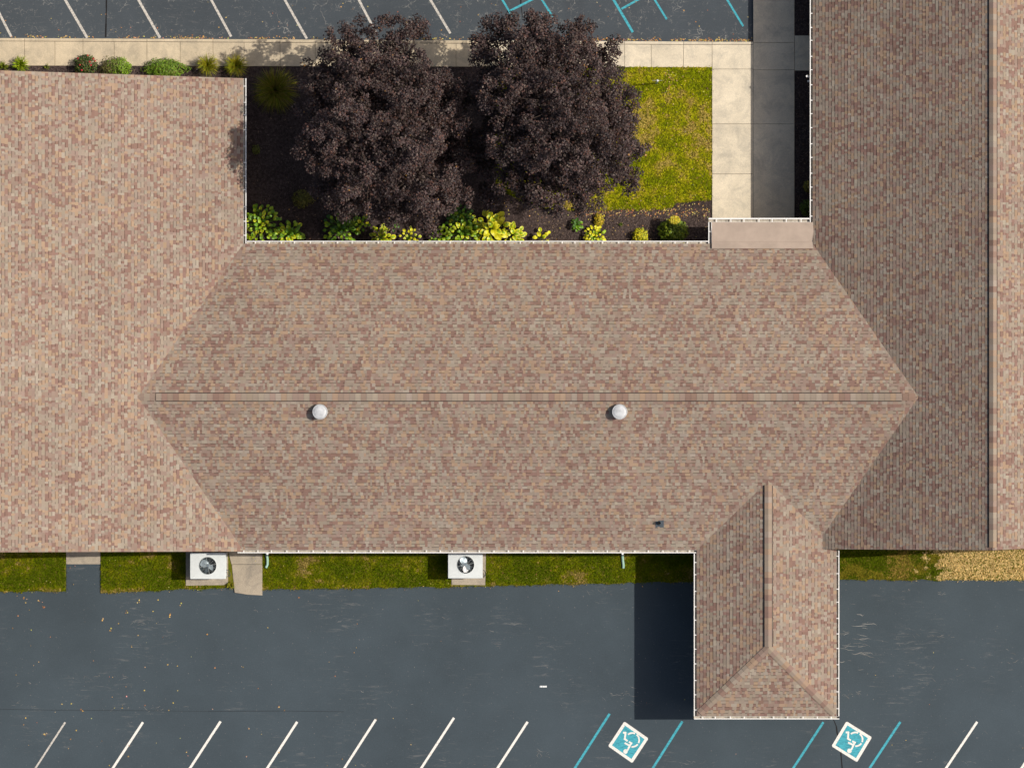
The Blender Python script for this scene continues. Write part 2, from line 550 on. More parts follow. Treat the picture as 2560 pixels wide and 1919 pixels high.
def symbol(corners):
    """wheelchair sign; corners = top, right, left in photo pixels; drawn in a 0..1 square frame"""
    T, Rr, L = corners
    # frame of the reference drawing
    t0, r0, l0 = (1560.8, 1802.0), (1621.5, 1844.5), (1520.0, 1863.8)
    ux, uy = r0[0] - t0[0], r0[1] - t0[1]
    vx, vy = l0[0] - t0[0], l0[1] - t0[1]
    det = ux * vy - uy * vx

    def mp(zx, zy):
        x, y = 1500 + zx / 11.93 - t0[0], 1780 + zy / 11.93 - t0[1]
        a, b = (x * vy - y * vx) / det, (ux * y - uy * x) / det
        return st(a, b)

    def st(a, b):
        return (T[0] + (Rr[0] - T[0]) * a + (L[0] - T[0]) * b, T[1] + (Rr[1] - T[1]) * a + (L[1] - T[1]) * b)
    field = MB()
    c = 0.035
    octo = [(c, 0), (1 - c, 0), (1, c), (1, 1 - c), (1 - c, 1), (c, 1), (0, 1 - c), (0, c)]
    field.face([W(*st(a, b), 0.004) for a, b in octo][::-1])
    root = field.build('parking_symbol', M['paint_white'], lot_s)
    root["label"] = "white bordered teal square with a white wheelchair sign"
    f2 = MB()
    i = 0.10
    f2.face([W(*st(a, b), 0.0065) for a, b in ((i, i), (1 - i, i), (1 - i, 1 - i), (i, 1 - i))][::-1])
    f2.build('teal_field', M['paint_teal'], root)
    ch = MB()
    z = 0.009

    def poly(pl, w, zz):
        for p, q in zip(pl[:-1], pl[1:]):
            stripe(ch, mp(*p), mp(*q), w, zz)
            zz += 0.0006
    w = 0.078
    cx, cy, rr = 962, 815, 207
    for a0, a1 in ((-128, -66), (-50, 26), (38, 96)):
        pl = [(cx + rr * math.cos(math.radians(a0 + (a1 - a0) * k / 8)), cy + rr * math.sin(math.radians(a0 + (a1 - a0) * k / 8))) for k in range(9)]
        poly(pl, 0.072, z)
    poly([(685, 598), (785, 600)], w, z)
    poly([(765, 590), (738, 800)], w, z + .002)
    poly([(715, 770), (822, 848)], w, z + .004)
    poly([(862, 872), (962, 925)], w, z)
    poly([(935, 905), (815, 1125)], w, z + .002)
    poly([(735, 905), (885, 985)], w, z + .004)
    pts = [mp(760 + 66 * math.cos(2 * PI * k / 16), 1158 + 70 * math.sin(2 * PI * k / 16)) for k in range(16)]
    ch.face([W(p[0], p[1], z + .006) for p in pts][::-1])
    ch.build('wheelchair_mark', M['paint_white'], root)


symbol(((1560.8, 1802.0), (1621.5, 1844.5), (1520.0, 1863.8)))
symbol(((2116.0, 1801.5), (2180.0, 1841.5), (2078.5, 1864.0)))

# sealed crack beside the right-hand symbol, and a paving seam
for lot, pl, w in ((lot_s, [(2083, 1795), (2091, 1815), (2093, 1832), (2101, 1850), (2102, 1880), (2106, 1925), (2110, 1990)], 0.05),
                   (lot_s, [(-100, 1770), (130, 1774), (330, 1775), (520, 1777), (700, 1776), (860, 1778)], 0.03),
                   (lot_n, [(266, -60), (266, 20), (265, 60), (264, 94)], 0.06), (lot_n, [(1303, -60), (1302, 10), (1306, 40)], 0.05)):
    mb = MB()
    for p, q in zip(pl[:-1], pl[1:]):
        stripe(mb, p, q, w * U(.7, 1.2), 0.0025)
    mb.build('sealed_crack', M['vent_black'] if w > 0.04 else M['seam'], lot)

# pale scuffs and scratches in the seal coat
M['scuff'] = tint_mat('scuffed_seal_coat', 0.9, 0.15, 0.35, 25)
sc = MB()


def scuff(x, y, ln, wd, ang, k):
    A = W(x, y, 0.0022)
    d = Vector((math.cos(ang), math.sin(ang), 0))
    n = Vector((-d.y, d.x, 0))
    m = 5
    up, dn = [], []
    for i in range(m + 1):
        t = i / m
        c_ = A + d * (ln * (t - .5)) + n * (wd * U(-.8, .8))
        w_ = wd * math.sin(PI * (t * .9 + .05)) * U(.4, 1)
        up.append(c_ + n * w_ * .5)
        dn.append(c_ - n * w_ * .5)
    sc.face(dn + up[::-1], tuple(v * k for v in (.17, .165, .155)))


SC = []
for i in range(26):
    SC.append((U(2100, 2180), random.gauss(1590, 34), U(.15, .7), U(.015, .05), U(-.25, .15), U(.8, 1.6)))
for cx_, cy_, sx_, sy_, n_ in ((2115, 1738, 14, 6, 9), (2145, 1733, 9, 4, 6), (2265, 1475, 8, 3, 4), (2355, 1484, 12, 3, 5), (2247, 1593, 6, 5, 4), (2330, 1590, 60, 6, 10), (2420, 1830, 50, 12, 10), (1740, 1903, 60, 6, 14),
                               (2400, 1905, 50, 5, 12), (1357, 1880, 14, 22, 12), (1560, 1730, 60, 12, 18), (1600, 1755, 40, 10, 10), (400, 1770, 110, 6, 16), (350, 1557, 30, 5, 8), (240, 1690, 60, 8, 10), (60, 1708, 40, 4, 6),
                               (80, 1760, 60, 8, 6), (1240, 1612, 12, 5, 4), (970, 1750, 160, 20, 14), (1100, 1905, 140, 6, 14), (1520, 1480, 60, 8, 10), (650, 1527, 25, 4, 4), (2500, 1650, 50, 40, 10), (2300, 1700, 90, 30, 14), (880, 1910, 60, 5, 8), (1000, 1545, 200, 30, 10)):
    for i in range(n_):
        SC.append((random.gauss(cx_, sx_ * .6), random.gauss(cy_, sy_ * .6), U(.05, .32), U(.008, .026), random.gauss(0, .5), U(.6, 1.3)))
for q in SC:
    scuff(*q)
o = sc.build('scuff_marks', M['scuff'], lot_s)
o["kind"] = "stuff"

# ------------------------------------------------------------------ the building
ZE = 2.75
PW_, PC_ = 0.51, 0.3333      # pitch of the two big wings / of the middle wing and porch
bld = thing('building', 'long connected building with mottled brown and red shingle roofs and white gutters', 'building', W(1280, 990, 0))
bld.location = (0, 0, 0)

xL = W(608, 0, ZE).x
xR = W(2032, 0, ZE).x
yN = W(0, 609.5, ZE).y
yS = W(0, 1374, ZE).y
xPW = W(1742, 0, ZE).x
xPE = W(2091, 0, ZE).x
yPS = W(0, 1789, ZE).y
yRc = (yN + yS) / 2
xRp = (xPW + xPE) / 2
xRR = W(2484, 0, 6.5).x           # ridge of the right wing
xLR = xL - 12.6                   # ridge of the left wing, out of frame
zRR = ZE + PW_ * (xRR - xR)
Lt0, Lt1 = W(608, 196, ZE), W(0, 174, ZE + 5.25)
Lb0, Lb1 = W(600, 1377.5, ZE), W(0, 1381, ZE + 5.25)
Rb0, Rb1 = W(2058, 1372, ZE + .2), W(2484, 1374.5, zRR)

# planes z = c + a x + b y
PL = {
    'LE': (-PW_, 0, ZE + PW_ * xL), 'RW': (PW_, 0, ZE - PW_ * xR), 'RE': (-PW_, 0, zRR + PW_ * xRR), 'LW': (PW_, 0, ZE + PW_ * (xL - xLR) - PW_ * xLR),
    'CN': (0, -PC_, ZE + PC_ * yN), 'CS': (0, PC_, ZE - PC_ * yS),
    'PW': (PC_, 0, ZE - PC_ * xPW), 'PE': (-PC_, 0, ZE + PC_ * xPE), 'PS': (0, PC_, ZE - PC_ * yPS),
}


def ge(a, b):      # half plane: plane a >= plane b
    A, B = PL[a], PL[b]
    return (A[0] - B[0], A[1] - B[1], A[2] - B[2])


def hl(p, q):      # half plane to the left of p -> q
    dx, dy = q[0] - p[0], q[1] - p[1]
    return (-dy, dx, dy * p[0] - dx * p[1])


def xge(v): return (1, 0, -v)
def xle(v): return (-1, 0, v)
def yge(v): return (0, 1, -v)
def yle(v): return (0, -1, v)


def clip(poly, hps):
    for A, B, C in hps:
        out = []
        n = len(poly)
        for i in range(n):
            p, q = poly[i], poly[(i + 1) % n]
            dp, dq = A * p[0] + B * p[1] + C, A * q[0] + B * q[1] + C
            if dp >= 0:
                out.append(p)
            if (dp >= 0) != (dq >= 0):
                t = dp / (dp - dq)
                out.append((p[0] + (q[0] - p[0]) * t, p[1] + (q[1] - p[1]) * t))
        poly = out
        if len(poly) < 3:
            return []
    return poly


BIG = [(-60, -60), (60, -60), (60, 60), (-60, 60)]
YT = 24.0
SL = {   # name: (eave direction, upslope direction, a point on the eave, convex pieces)
    'LE': ((0, 1), (-1, 0), (xL, 0), [[xle(xL), xge(xLR), hl(Lt0, Lt1), yge(yRc), ge('LE', 'CN')], [xle(xL), xge(xLR), hl(Lb1, Lb0), yle(yRc), ge('LE', 'CS')]]),
    'RW': ((0, -1), (1, 0), (xR, 0), [[xge(xR), xle(xRR), yle(YT), yge(yRc), ge('RW', 'CN')], [xge(xR), xle(xRR), hl(Rb0, Rb1), yle(yRc), ge('RW', 'CS'), ge('RW', 'PE')]]),
    'RE': ((0, 1), (-1, 0), (2 * xRR - xR, 0), [[xge(xRR), xle(2 * xRR - xR), yle(YT), hl(Rb0, Rb1)]]),
    'CN': ((-1, 0), (0, -1), (0, yN), [[yle(yN), yge(yRc), ge('CN', 'LE'), ge('CN', 'RW')]]),
    'CS': ((1, 0), (0, 1), (0, yS), [[yge(yS), yle(yRc), ge('CS', 'LE'), xle(xRp), ge('CS', 'PW')], [yge(yS), yle(yRc), ge('CS', 'RW'), xge(xRp), ge('CS', 'PE')]]),
    'PW': ((0, -1), (1, 0), (xPW, 0), [[xge(xPW), xle(xRp), ge('PW', 'CS'), ge('PS', 'PW')]]),
    'PE': ((0, 1), (-1, 0), (xPE, 0), [[xle(xPE), xge(xRp), ge('PE', 'CS'), ge('PS', 'PE'), ge('PE', 'RW'), hl(Rb0, Rb1)], [xle(xPE), xge(xRp), ge('PS', 'PE'), hl(Rb1, Rb0), ge('PE', 'CS')]]),
    'PS': ((1, 0), (0, 1), (0, yPS), [[yge(yPS), ge('PW', 'PS'), ge('PE', 'PS')]]),
}
PITCH = {'LE': PW_, 'RW': PW_, 'RE': PW_, 'CN': PC_, 'CS': PC_, 'PW': PC_, 'PE': PC_, 'PS': PC_}

PAL = [((0.269, 0.216, 0.169), 0.29), ((0.299, 0.251, 0.200), 0.10), ((0.305, 0.212, 0.145), 0.17), ((0.253, 0.182, 0.145), 0.24), ((0.214, 0.132, 0.105), 0.20)]
PAL_CAP = [((0.268, 0.212, 0.164), 0.34), ((0.291, 0.239, 0.189), 0.14), ((0.296, 0.208, 0.146), 0.18), ((0.255, 0.185, 0.146), 0.18), ((0.224, 0.146, 0.114), 0.16)]


def pick_col(last=None, below=None, pal=PAL):
    r = R()
    if last is not None and r < 0.04:
        c = last
    elif below is not None and r < 0.10:
        c = below
    else:
        r = R()
        for c, w in pal:
            if r < w:
                break
            r -= w
    return c


def vary(c, a=0.09):
    k = 1 + U(-a, a)
    return (c[0] * k, c[1] * k * U(.985, 1.015), c[2] * k * U(.97, 1.03))


EXPO = 0.143
field = MB()
candidates = []
for nm, (e, h, eo, pieces) in SL.items():
    p = PITCH[nm]
    cs = 1 / math.sqrt(1 + p * p)
    nrm = Vector((-h[0] * p * cs, -h[1] * p * cs, cs))
    a, b, c0 = PL[nm]
    step = EXPO * cs
    polys = [clip(BIG, pc) for pc in pieces]
    # deck under the shingles
    deck = MB()
    for pol in polys:
        if not pol:
            continue
        n = len(pol)
        vs = [(x, y, c0 + a * x + b * y - 0.006) for x, y in pol] + [(x, y, c0 + a * x + b * y - 0.17) for x, y in pol]
        area = sum(pol[i][0] * pol[(i + 1) % n][1] - pol[(i + 1) % n][0] * pol[i][1] for i in range(n))
        fs = [tuple(range(n)), tuple(range(2 * n - 1, n - 1, -1))] + [(i, n + i, n + (i + 1) % n, (i + 1) % n) for i in range(n)]
        deck.quads(vs, fs)
    deck_o = deck.build('roof_slope', M['deck'], bld)
    allp = [q for pol in polys for q in pol]
    s_vals = [q[0] * e[0] + q[1] * e[1] for q in allp]
    t_vals = [(q[0] - eo[0]) * h[0] + (q[1] - eo[1]) * h[1] for q in allp]
    smin, smax, tmax = min(s_vals), max(s_vals), max(t_vals)
    # base of the (s,t) frame
    bx, by = eo[0] * abs(h[0]), eo[1] * abs(h[1])
    rows_n = int(tmax / step) + 1
    prev = []
    for r in range(rows_n):
        t0, t1 = r * step, (r + 1) * step
        s = smin - U(0.0, 0.3)
        last = None
        cur = []
        high = R() < .5
        pi_ = 0
        while s < smax:
            w = U(0.07, 0.13) if R() < 0.62 else U(0.11, 0.24)
            s2 = s + w
            below = None
            while pi_ < len(prev) and prev[pi_][1] < s + w / 2:
                pi_ += 1
            if pi_ < len(prev):
                below = prev[pi_][2]
            base = pick_col(last, below)
            last = base
            cur.append((s, s2, base))
            high = (not high) if R() < .8 else high
            quad = [(bx + e[0] * ss + h[0] * tt, by + e[1] * ss + h[1] * tt) for ss, tt in ((s, t0), (s2, t0), (s2, t1), (s, t1))]
            # keep the frame margin small: nothing wholly outside the picture
            cxq, cyq = quad[0]
            s = s2
            if abs(cxq) > 23.5 or cyq > 17.8 or cyq < -17.8:
                continue
            col = vary(base)
            lift = U(0.012, 0.017) if high else U(0.006, 0.009)
            for pc in pieces:
                ins = [all(A * x + B * y + C >= 0 for A, B, C in pc) for x, y in quad]
                if all(ins):
                    P = [Vector((x, y, c0 + a * x + b * y)) for x, y in quad]
                    up = P[3] - P[0]
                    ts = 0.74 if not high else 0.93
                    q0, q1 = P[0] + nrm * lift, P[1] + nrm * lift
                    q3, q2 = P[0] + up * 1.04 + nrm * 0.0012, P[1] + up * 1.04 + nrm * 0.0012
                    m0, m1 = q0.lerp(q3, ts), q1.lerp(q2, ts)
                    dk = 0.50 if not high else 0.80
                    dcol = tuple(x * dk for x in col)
                    if w > 0.231 and nm != 'RE' and abs(cxq) < 21 and abs(cyq) < 15.5:
                        candidates.append((w, nm, P[0], lift, ts, dk, col, deck_o))
                        break
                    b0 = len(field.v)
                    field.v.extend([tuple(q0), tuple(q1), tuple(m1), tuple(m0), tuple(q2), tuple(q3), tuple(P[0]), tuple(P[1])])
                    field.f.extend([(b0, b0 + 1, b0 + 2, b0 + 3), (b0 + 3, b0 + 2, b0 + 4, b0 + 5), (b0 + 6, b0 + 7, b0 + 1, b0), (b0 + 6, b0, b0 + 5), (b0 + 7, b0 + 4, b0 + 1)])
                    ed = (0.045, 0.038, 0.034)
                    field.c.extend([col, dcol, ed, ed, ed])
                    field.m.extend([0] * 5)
                    break
                cl = clip(quad, pc)
                if cl:
                    pts3 = []
                    for x, y in cl:
                        tt = (x - eo[0]) * h[0] + (y - eo[1]) * h[1]
                        k = 1 - (tt - t0) / step
                        pts3.append(Vector((x, y, c0 + a * x + b * y)) + nrm * (0.0012 + (lift - 0.0012) * k))
                    field.face(pts3, col)
        prev = cur

# the 300 largest tabs stay single pieces, the rest is one field
candidates.sort(key=lambda q: -q[0])
piece_mesh = {}


def shingle_mesh(nm):
    if nm in piece_mesh:
        return piece_mesh[nm]
    e, h, eo, _ = SL[nm]
    p = PITCH[nm]
    cs = 1 / math.sqrt(1 + p * p)
    E, H = Vector((1, 0, 0)), Vector((0, cs, cs * p))
    N = Vector((0, -p * cs, cs))
    up = H * EXPO
    l = 0.012
    o_ = Vector((0, 0, 0))
    q0, q1 = N * l, E + N * l
    q3, q2 = up * 1.04 + N * .0012, E + up * 1.04 + N * .0012
    m0, m1 = q0.lerp(q3, .88), q1.lerp(q2, .88)
    mb = MB()
    mb.quads([q0, q1, m1, m0, q2, q3, o_, E, o_ + up, E + up], [(0, 1, 2, 3), (3, 2, 4, 5), (6, 7, 1, 0), (6, 0, 5), (7, 4, 1), (5, 4, 9, 8)])
    piece_mesh[nm] = mb.mesh('shingle', M['shingle_piece'])
    return piece_mesh[nm]


def field_tab(q):
    w, nm, P0, lift, ts, dk, col, _ = q
    e, h, _, _ = SL[nm]
    p = PITCH[nm]
    cs = 1 / math.sqrt(1 + p * p)
    E, H = Vector((e[0], e[1], 0)), Vector((h[0] * cs, h[1] * cs, cs * p))
    N = Vector((-h[0] * p * cs, -h[1] * p * cs, cs))
    up = H * EXPO
    q0, q1 = P0 + N * lift, P0 + E * w + N * lift
    q3, q2 = P0 + up * 1.04 + N * .0012, P0 + E * w + up * 1.04 + N * .0012
    field.quads([q0, q1, q2, q3, P0, P0 + E * w], [(0, 1, 2, 3), (4, 5, 1, 0)], col)


for i, q in enumerate(candidates):
    if i >= 300:
        field_tab(q)
        continue
    w, nm, P0, lift, ts, dk, col, deck_o = q
    e, h, _, _ = SL[nm]
    o = link('shingle', shingle_mesh(nm), deck_o, P0)
    o.rotation_euler = (0, 0, math.atan2(e[1], e[0]))
    o.scale = (w, 1, 1)
    o.color = (col[0] * .97, col[1] * .97, col[2] * .97, 1)
fo = field.build('shingle_field', M['shingle'], bld)
fo["kind"] = "stuff"


# ---- ridge vents and cap shingles
def ridge(p0, p1, pitch, vent, half=0.155, expo=0.235, raise_=0.03):
    p0, p1 = Vector(p0), Vector(p1)
    d = p1 - p0
    L = d.length
    dn = d.normalized()
    side = dn.cross(Vector((0, 0, 1))).normalized()
    par = bld
    if vent:
        v = MB()
        hw = half + 0.028
        for sg in (1, -1):
            s_ = side * (hw * sg)
            dz = Vector((0, 0, -pitch * hw))
            base = [p0, p1, p1 + s_ + dz, p0 + s_ + dz]
            upz = Vector((0, 0, raise_))
            topq = [q + upz for q in base]
            lo = Vector((0, 0, -0.02))
            v.face(topq if sg < 0 else topq[::-1])
            v.face([base[3] + lo, base[2] + lo, topq[2], topq[3]])
            v.face([base[0] + lo, base[3] + lo, topq[3], topq[0]])
            v.face([base[1] + lo, base[2] + lo, topq[2], topq[1]])
        par = v.build('ridge_vent', M['vent_black'], bld)
    z0 = raise_ if vent else 0.008
    me = MB()
    ln = expo * 1.06
    for sg in (1, -1):
        y = half * sg
        zf = -pitch * half
        hi, lo = z0 + 0.014, z0 + 0.004
        a_ = [(0, 0, hi), (0, y, zf + hi), (ln, y, zf + lo), (ln, 0, lo)]
        me.face(a_ if sg < 0 else a_[::-1])
        me.face([(0, 0, hi), (0, 0, z0), (0, y, zf + z0), (0, y, zf + hi)])
        me.face([(0, y, zf + hi), (0, y, zf + z0), (ln, y, zf + z0), (ln, y, zf + lo)])
    mesh = me.mesh('ridge_cap', M['shingle_piece'])
    n = int(round(L / expo))
    ax = math.atan2(d.y, d.x)
    tilt = math.asin(d.z / L)
    last = None
    for i in range(n):
        c = pick_col(last, None, PAL_CAP)
        last = c
        c = vary(c, .07)
        o = link('ridge_cap', mesh, par, p0 + dn * (L * i / n))
        o.rotation_euler = (0, -tilt, ax)
        o.scale = (L / n / expo, 1, 1)
        o.color = (c[0], c[1], c[2], 1)


zRc = ZE + PC_ * (yN - yRc)
ridge((W(390, 0, zRc).x, yRc, zRc), (W(2254, 0, zRc).x, yRc, zRc), PC_, True)
ridge((W(2256, 0, zRc).x, yRc, zRc), (W(2288, 0, zRc).x, yRc, zRc), PC_, False)
ridge((xRR, 17.2, zRR), (xRR, Rb1.y + 0.12, zRR), PW_, True, raise_=0.045)
zRp = ZE + PC_ * (xRp - xPW)
yHip = yPS + (xRp - xPW)
ridge((xRp, yHip + 0.05, zRp), (xRp, W(0, 1213, zRp).y, zRp), PC_, True, raise_=0.045)
ridge((xPW + .12, yPS + .12, ZE + .04 + .012), (xRp, yHip, zRp + .012), PC_ / 1.414 * .98, False)
ridge((xPE - .12, yPS + .12, ZE + .04 + .012), (xRp, yHip, zRp + .012), PC_ / 1.414 * .98, False)
# plain shingle end caps beyond the middle vent
for x0, x1 in ((W(346, 0, zRc).x, W(388, 0, zRc).x),):
    ridge((x1, yRc, zRc), (x0, yRc, zRc), PC_, False)

# ---- walls under the roofs
OV = 0.55
w = MB()
w.box(xLR - 12, Lb0.y + .35, 0, xL - OV, Lt0.y - .35, ZE - 0.30)
w.box(xL - OV - .1, yS + OV, 0, xR + OV + .1, yN - OV, ZE - 0.31)
w.box(xR + OV, Rb0.y + .35, 0, 2 * xRR - xR - OV, YT - .3, ZE - 0.32)
# gable ends
for x0, x1, xm, yy, zr, pit in ((xLR - 12, xL - OV, xLR, Lb0.y + .36, ZE + PW_ * 12.6, PW_), (xLR - 12, xL - OV, xLR, Lt0.y - .56, ZE + PW_ * 12.6, PW_),
                                (xR + OV, 2 * xRR - xR - OV, xRR, Rb0.y + .36, zRR, PW_)):
    zz = ZE - .33
    w.quads([(x0, yy, zz), (x1, yy, zz), (xm, yy, zr - .45), (x0, yy + .2, zz), (x1, yy + .2, zz), (xm, yy + .2, zr - .45)],
            [(0, 1, 2), (5, 4, 3), (0, 2, 5, 3), (1, 4, 5, 2)])
w.build('wall', M['wall'], bld)
sf = MB()
sf.box(xL - OV - .02, Lb0.y + .01, ZE - .28, xL - .03, Lt0.y - .01, ZE - .19)
sf.box(xL - .02, yN - OV, ZE - .28, xR + .02, yN - .03, ZE - .19)
sf.box(xL - .02, yS + .03, ZE - .28, xPW - .02, yS + OV, ZE - .19)
sf.box(xR + .03, yN - .02, ZE - .28, xR + OV, YT - .02, ZE - .19)
sf.box(xPW + .03, yPS + .03, ZE - .285, xPE - .03, yS + OV, ZE - .19)
sf.build('soffit', M['gutter'], bld)
# porch columns
for px, py in ((1770, 1762), (2062, 1762), (1770, 1560), (2062, 1560)):
    q = W(px, py, 0)
    cm = MB()
    cm.box(q.x - .19, q.y - .19, 0, q.x + .19, q.y + .19, 0.5)
    cm.box(q.x - .13, q.y - .13, 0.5, q.x + .13, q.y + .13, ZE - .28)
    cm.build('porch_column', M['gutter'], bld)

# ---- gutters with hangers
hang = MB()
hang.box(-0.017, 0.002, -0.010, 0.017, 0.118, 0.004)
hang_mesh = hang.mesh('hanger', M['gutter'])


def gutter(a, b, out, spacing=0.58, zz=None, wide=1.0):
    """a,b: ends of the roof edge (px), out: unit vector away from the roof"""
    z = ZE - 0.01 if zz is None else zz
    A, B = W(a[0], a[1], z), W(b[0], b[1], z)
    o = Vector((out[0], out[1], 0))
    d = (B - A)
    L = d.length
    dn = d.normalized()
    prof = [(0.0, 0.0), (0.0, -0.115), (0.085, -0.115), (0.122, -0.05), (0.122, 0.0), (0.086, 0.0), (0.086, -0.012), (0.114, -0.012), (0.114, -0.048), (0.081, -0.109), (0.006, -0.109), (0.006, 0.0)]
    prof = [(p * wide, q) for p, q in prof]
    mb = MB()
    n = len(prof)
    vs = [A + o * p + Vector((0, 0, q)) for p, q in prof] + [B + o * p + Vector((0, 0, q)) for p, q in prof]
    fs = [(i, (i + 1) % n, n + (i + 1) % n, n + i) for i in range(n)]
    mb.quads(vs, fs)
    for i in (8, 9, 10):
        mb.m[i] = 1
    endq = [0, 1, 2, 3, 4]
    mb.face([vs[i] for i in endq])
    mb.face([vs[n + i] for i in endq])
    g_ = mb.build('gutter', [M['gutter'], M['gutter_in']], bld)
    k = int(L / spacing)
    for i in range(k):
        t = (i + .5 + U(-.12, .12)) / k
        h_ = link('hanger', hang_mesh, g_, A + d * t)
        h_.rotation_euler = (0, 0, math.atan2(o.y, o.x) - PI / 2)
        h_.scale = (1, wide, 1)
    return g_


gutter((608.5, 196), (608.5, 609), (1, 0))
gutter((617, 609.5), (1771, 609.5), (0, 1))
gutter((1779, 555), (1779, 609), (-1, 0), wide=1.1)
gutter((1771.5, 555.5), (2024, 555.5), (0, 1), wide=1.45)
gutter((2032, -60), (2032, 556), (-1, 0))
gutter((594, 1374.5), (1741, 1374.5), (0, -1))
gutter((1742, 1383), (1742, 1789), (-1, 0))
gutter((1735, 1789.5), (2098.5, 1789.5), (0, -1))
gutter((2091, 1374.5), (2091, 1789), (1, 0))

# ---- flat membrane roof over the courtyard door
zm = ZE + 0.012
mb = MB()


def prow(y, z): return [W(1779.5, y, z), W(2033.5, y, z)]


r0 = prow(555.5, zm)
r1 = prow(604, zm + .045)
r2 = prow(606, zm + .055)
r3 = prow(621, zm + .145)
r1b = prow(604.6, zm + .060)
th = Vector((0, 0, -0.05))
mb.face([r0[0], r1[0], r1[1], r0[1]][::-1])
mb.face([r1[0], r1b[0], r1b[1], r1[1]][::-1])
mb.face([r1b[0], r3[0], r3[1], r1b[1]][::-1])
mb.face([r0[0], r0[1], r0[1] + th, r0[0] + th])
mb.face([r0[0] + th, r3[0] + th, r3[0], r1b[0], r1[0], r0[0]])
mb.face([r0[1], r1[1], r1b[1], r3[1], r3[1] + th, r0[1] + th])
mb.face([r3[0], r3[1], r3[1] + th, r3[0] + th])
mb.build('door_canopy', M['porch'], bld)
mb = MB()
A, B = W(1779, 556, zm), W(1779, 608, zm)
mb.box(A.x - .012, B.y, ZE - .2, A.x + .008, A.y, zm + .02)
mb.build('canopy_trim', M['gutter'], bld)
q0, q1 = W(1781, 559, 0), W(2022, 640, 0)
mb = MB()
mb.box(q0.x + .1, q1.y, 0, q1.x, q0.y - .55, ZE - .25)
mb.build('wall', M['wall'], bld)

# ---- roof vents and the pipe
for px, py in ((799.5, 1029), (1549, 1029)):
    zt = ZE + PC_ * (W(0, py, 4.9).y - yS)
    c = W(px, py, zt + .34)
    v = MB()
    v.lathe([(0.24, -0.42), (0.22, -0.10)], (0, 0, 0), 20)
    body = v.build('roof_vent', M['ac_side'], bld)
    body.location = (c.x, c.y, zt + .34)
    v = MB()
    v.lathe([(0.285, -0.11), (0.315, -0.105), (0.315, -0.055), (0.295, -0.03), (0.275, -0.045), (0.262, -0.028), (0.20, -0.006), (0.10, 0.006), (0.02, 0.008)], (0, 0, 0), 28)
    v.build('cap', M['vent_cap'], body)
    v = MB()
    for i in range(10):
        a = 2 * PI * i / 10
        v.box(0.27 * math.cos(a) - .01, 0.27 * math.sin(a) - .01, -0.2, 0.27 * math.cos(a) + .01, 0.27 * math.sin(a) + .01, -0.10)
    v.build('bracket', M['white_metal'], body)
zt = ZE + PC_ * (W(0, 1307, 3.2).y - yS)
c = W(1648, 1306, zt)
v = MB()
v.tube([(0, 0, -0.1), (0, 0, 0.26)], 0.055, 12, cap=False)
v.lathe([(0.045, 0.20), (0.02, 0.20)], (0, 0, 0), 12)
pv = v.build('pipe_vent', M['vent_black'], bld)
pv.location = c
v = MB()
v.quads([(-.15, -.20, -.067 + .018), (.19, -.20, -.067 + .018), (.19, .10, .033 + .018), (-.15, .10, .033 + .018), (-.15, -.20, -.07), (.19, -.20, -.07), (.19, .10, .02), (-.15, .10, .02)],
        [(0, 1, 2, 3), (4, 5, 1, 0), (5, 6, 2, 1), (6, 7, 3, 2), (7, 4, 0, 3)])
v.lathe([(0.11, -0.02), (0.065, 0.07)], (0, 0, 0.02), 12)
v.build('flashing', M['lead'], pv)

# downspouts
for px, py in ((668, 1384), (1557, 1384), (2018, 190)):
    q = W(px, py, ZE)
    dsp = MB()
    sy = 1 if py > 1000 else 0
    sx = 1 if py < 1000 else 0
    q2 = q + Vector((sx * .5, sy * .5, 0))
    dsp.tube([q + Vector((0, 0, -.12)), q + Vector((0, 0, -.25)), q2 + Vector((0, 0, -.55)), Vector((q2.x, q2.y, .35)), Vector((q2.x - sx * .25, q2.y - sy * .2, .12))], 0.045, 8)
    dsp.build('downspout', M['gutter'], bld)

# ------------------------------------------------------------------ drain hoses on the grass
for pl, lab in (([(668, 1368), (667, 1385), (668.5, 1398), (668.5, 1410), (664, 1420)], 'pale green drain hose curving onto grass beside the dirty concrete slab'),
                ([(1557, 1368), (1556, 1385), (1557, 1400), (1558.5, 1412), (1558, 1421)], 'pale green drain hose lying on grass near the wide porch roof')):
    h_ = MB()
    pts = []
    for i in range(len(pl) - 1):
        for k in range(6):
            t = k / 6
            pts.append(W(pl[i][0] + (pl[i + 1][0] - pl[i][0]) * t, pl[i][1] + (pl[i + 1][1] - pl[i][1]) * t, 0.09))
    rads = [0.052 + 0.006 * (i % 2) for i in range(len(pts))]
    h_.tube(pts, rads, 9)
    tag(h_.build('drain_hose', M['hose']), lab, 'hose', 'drain hoses')


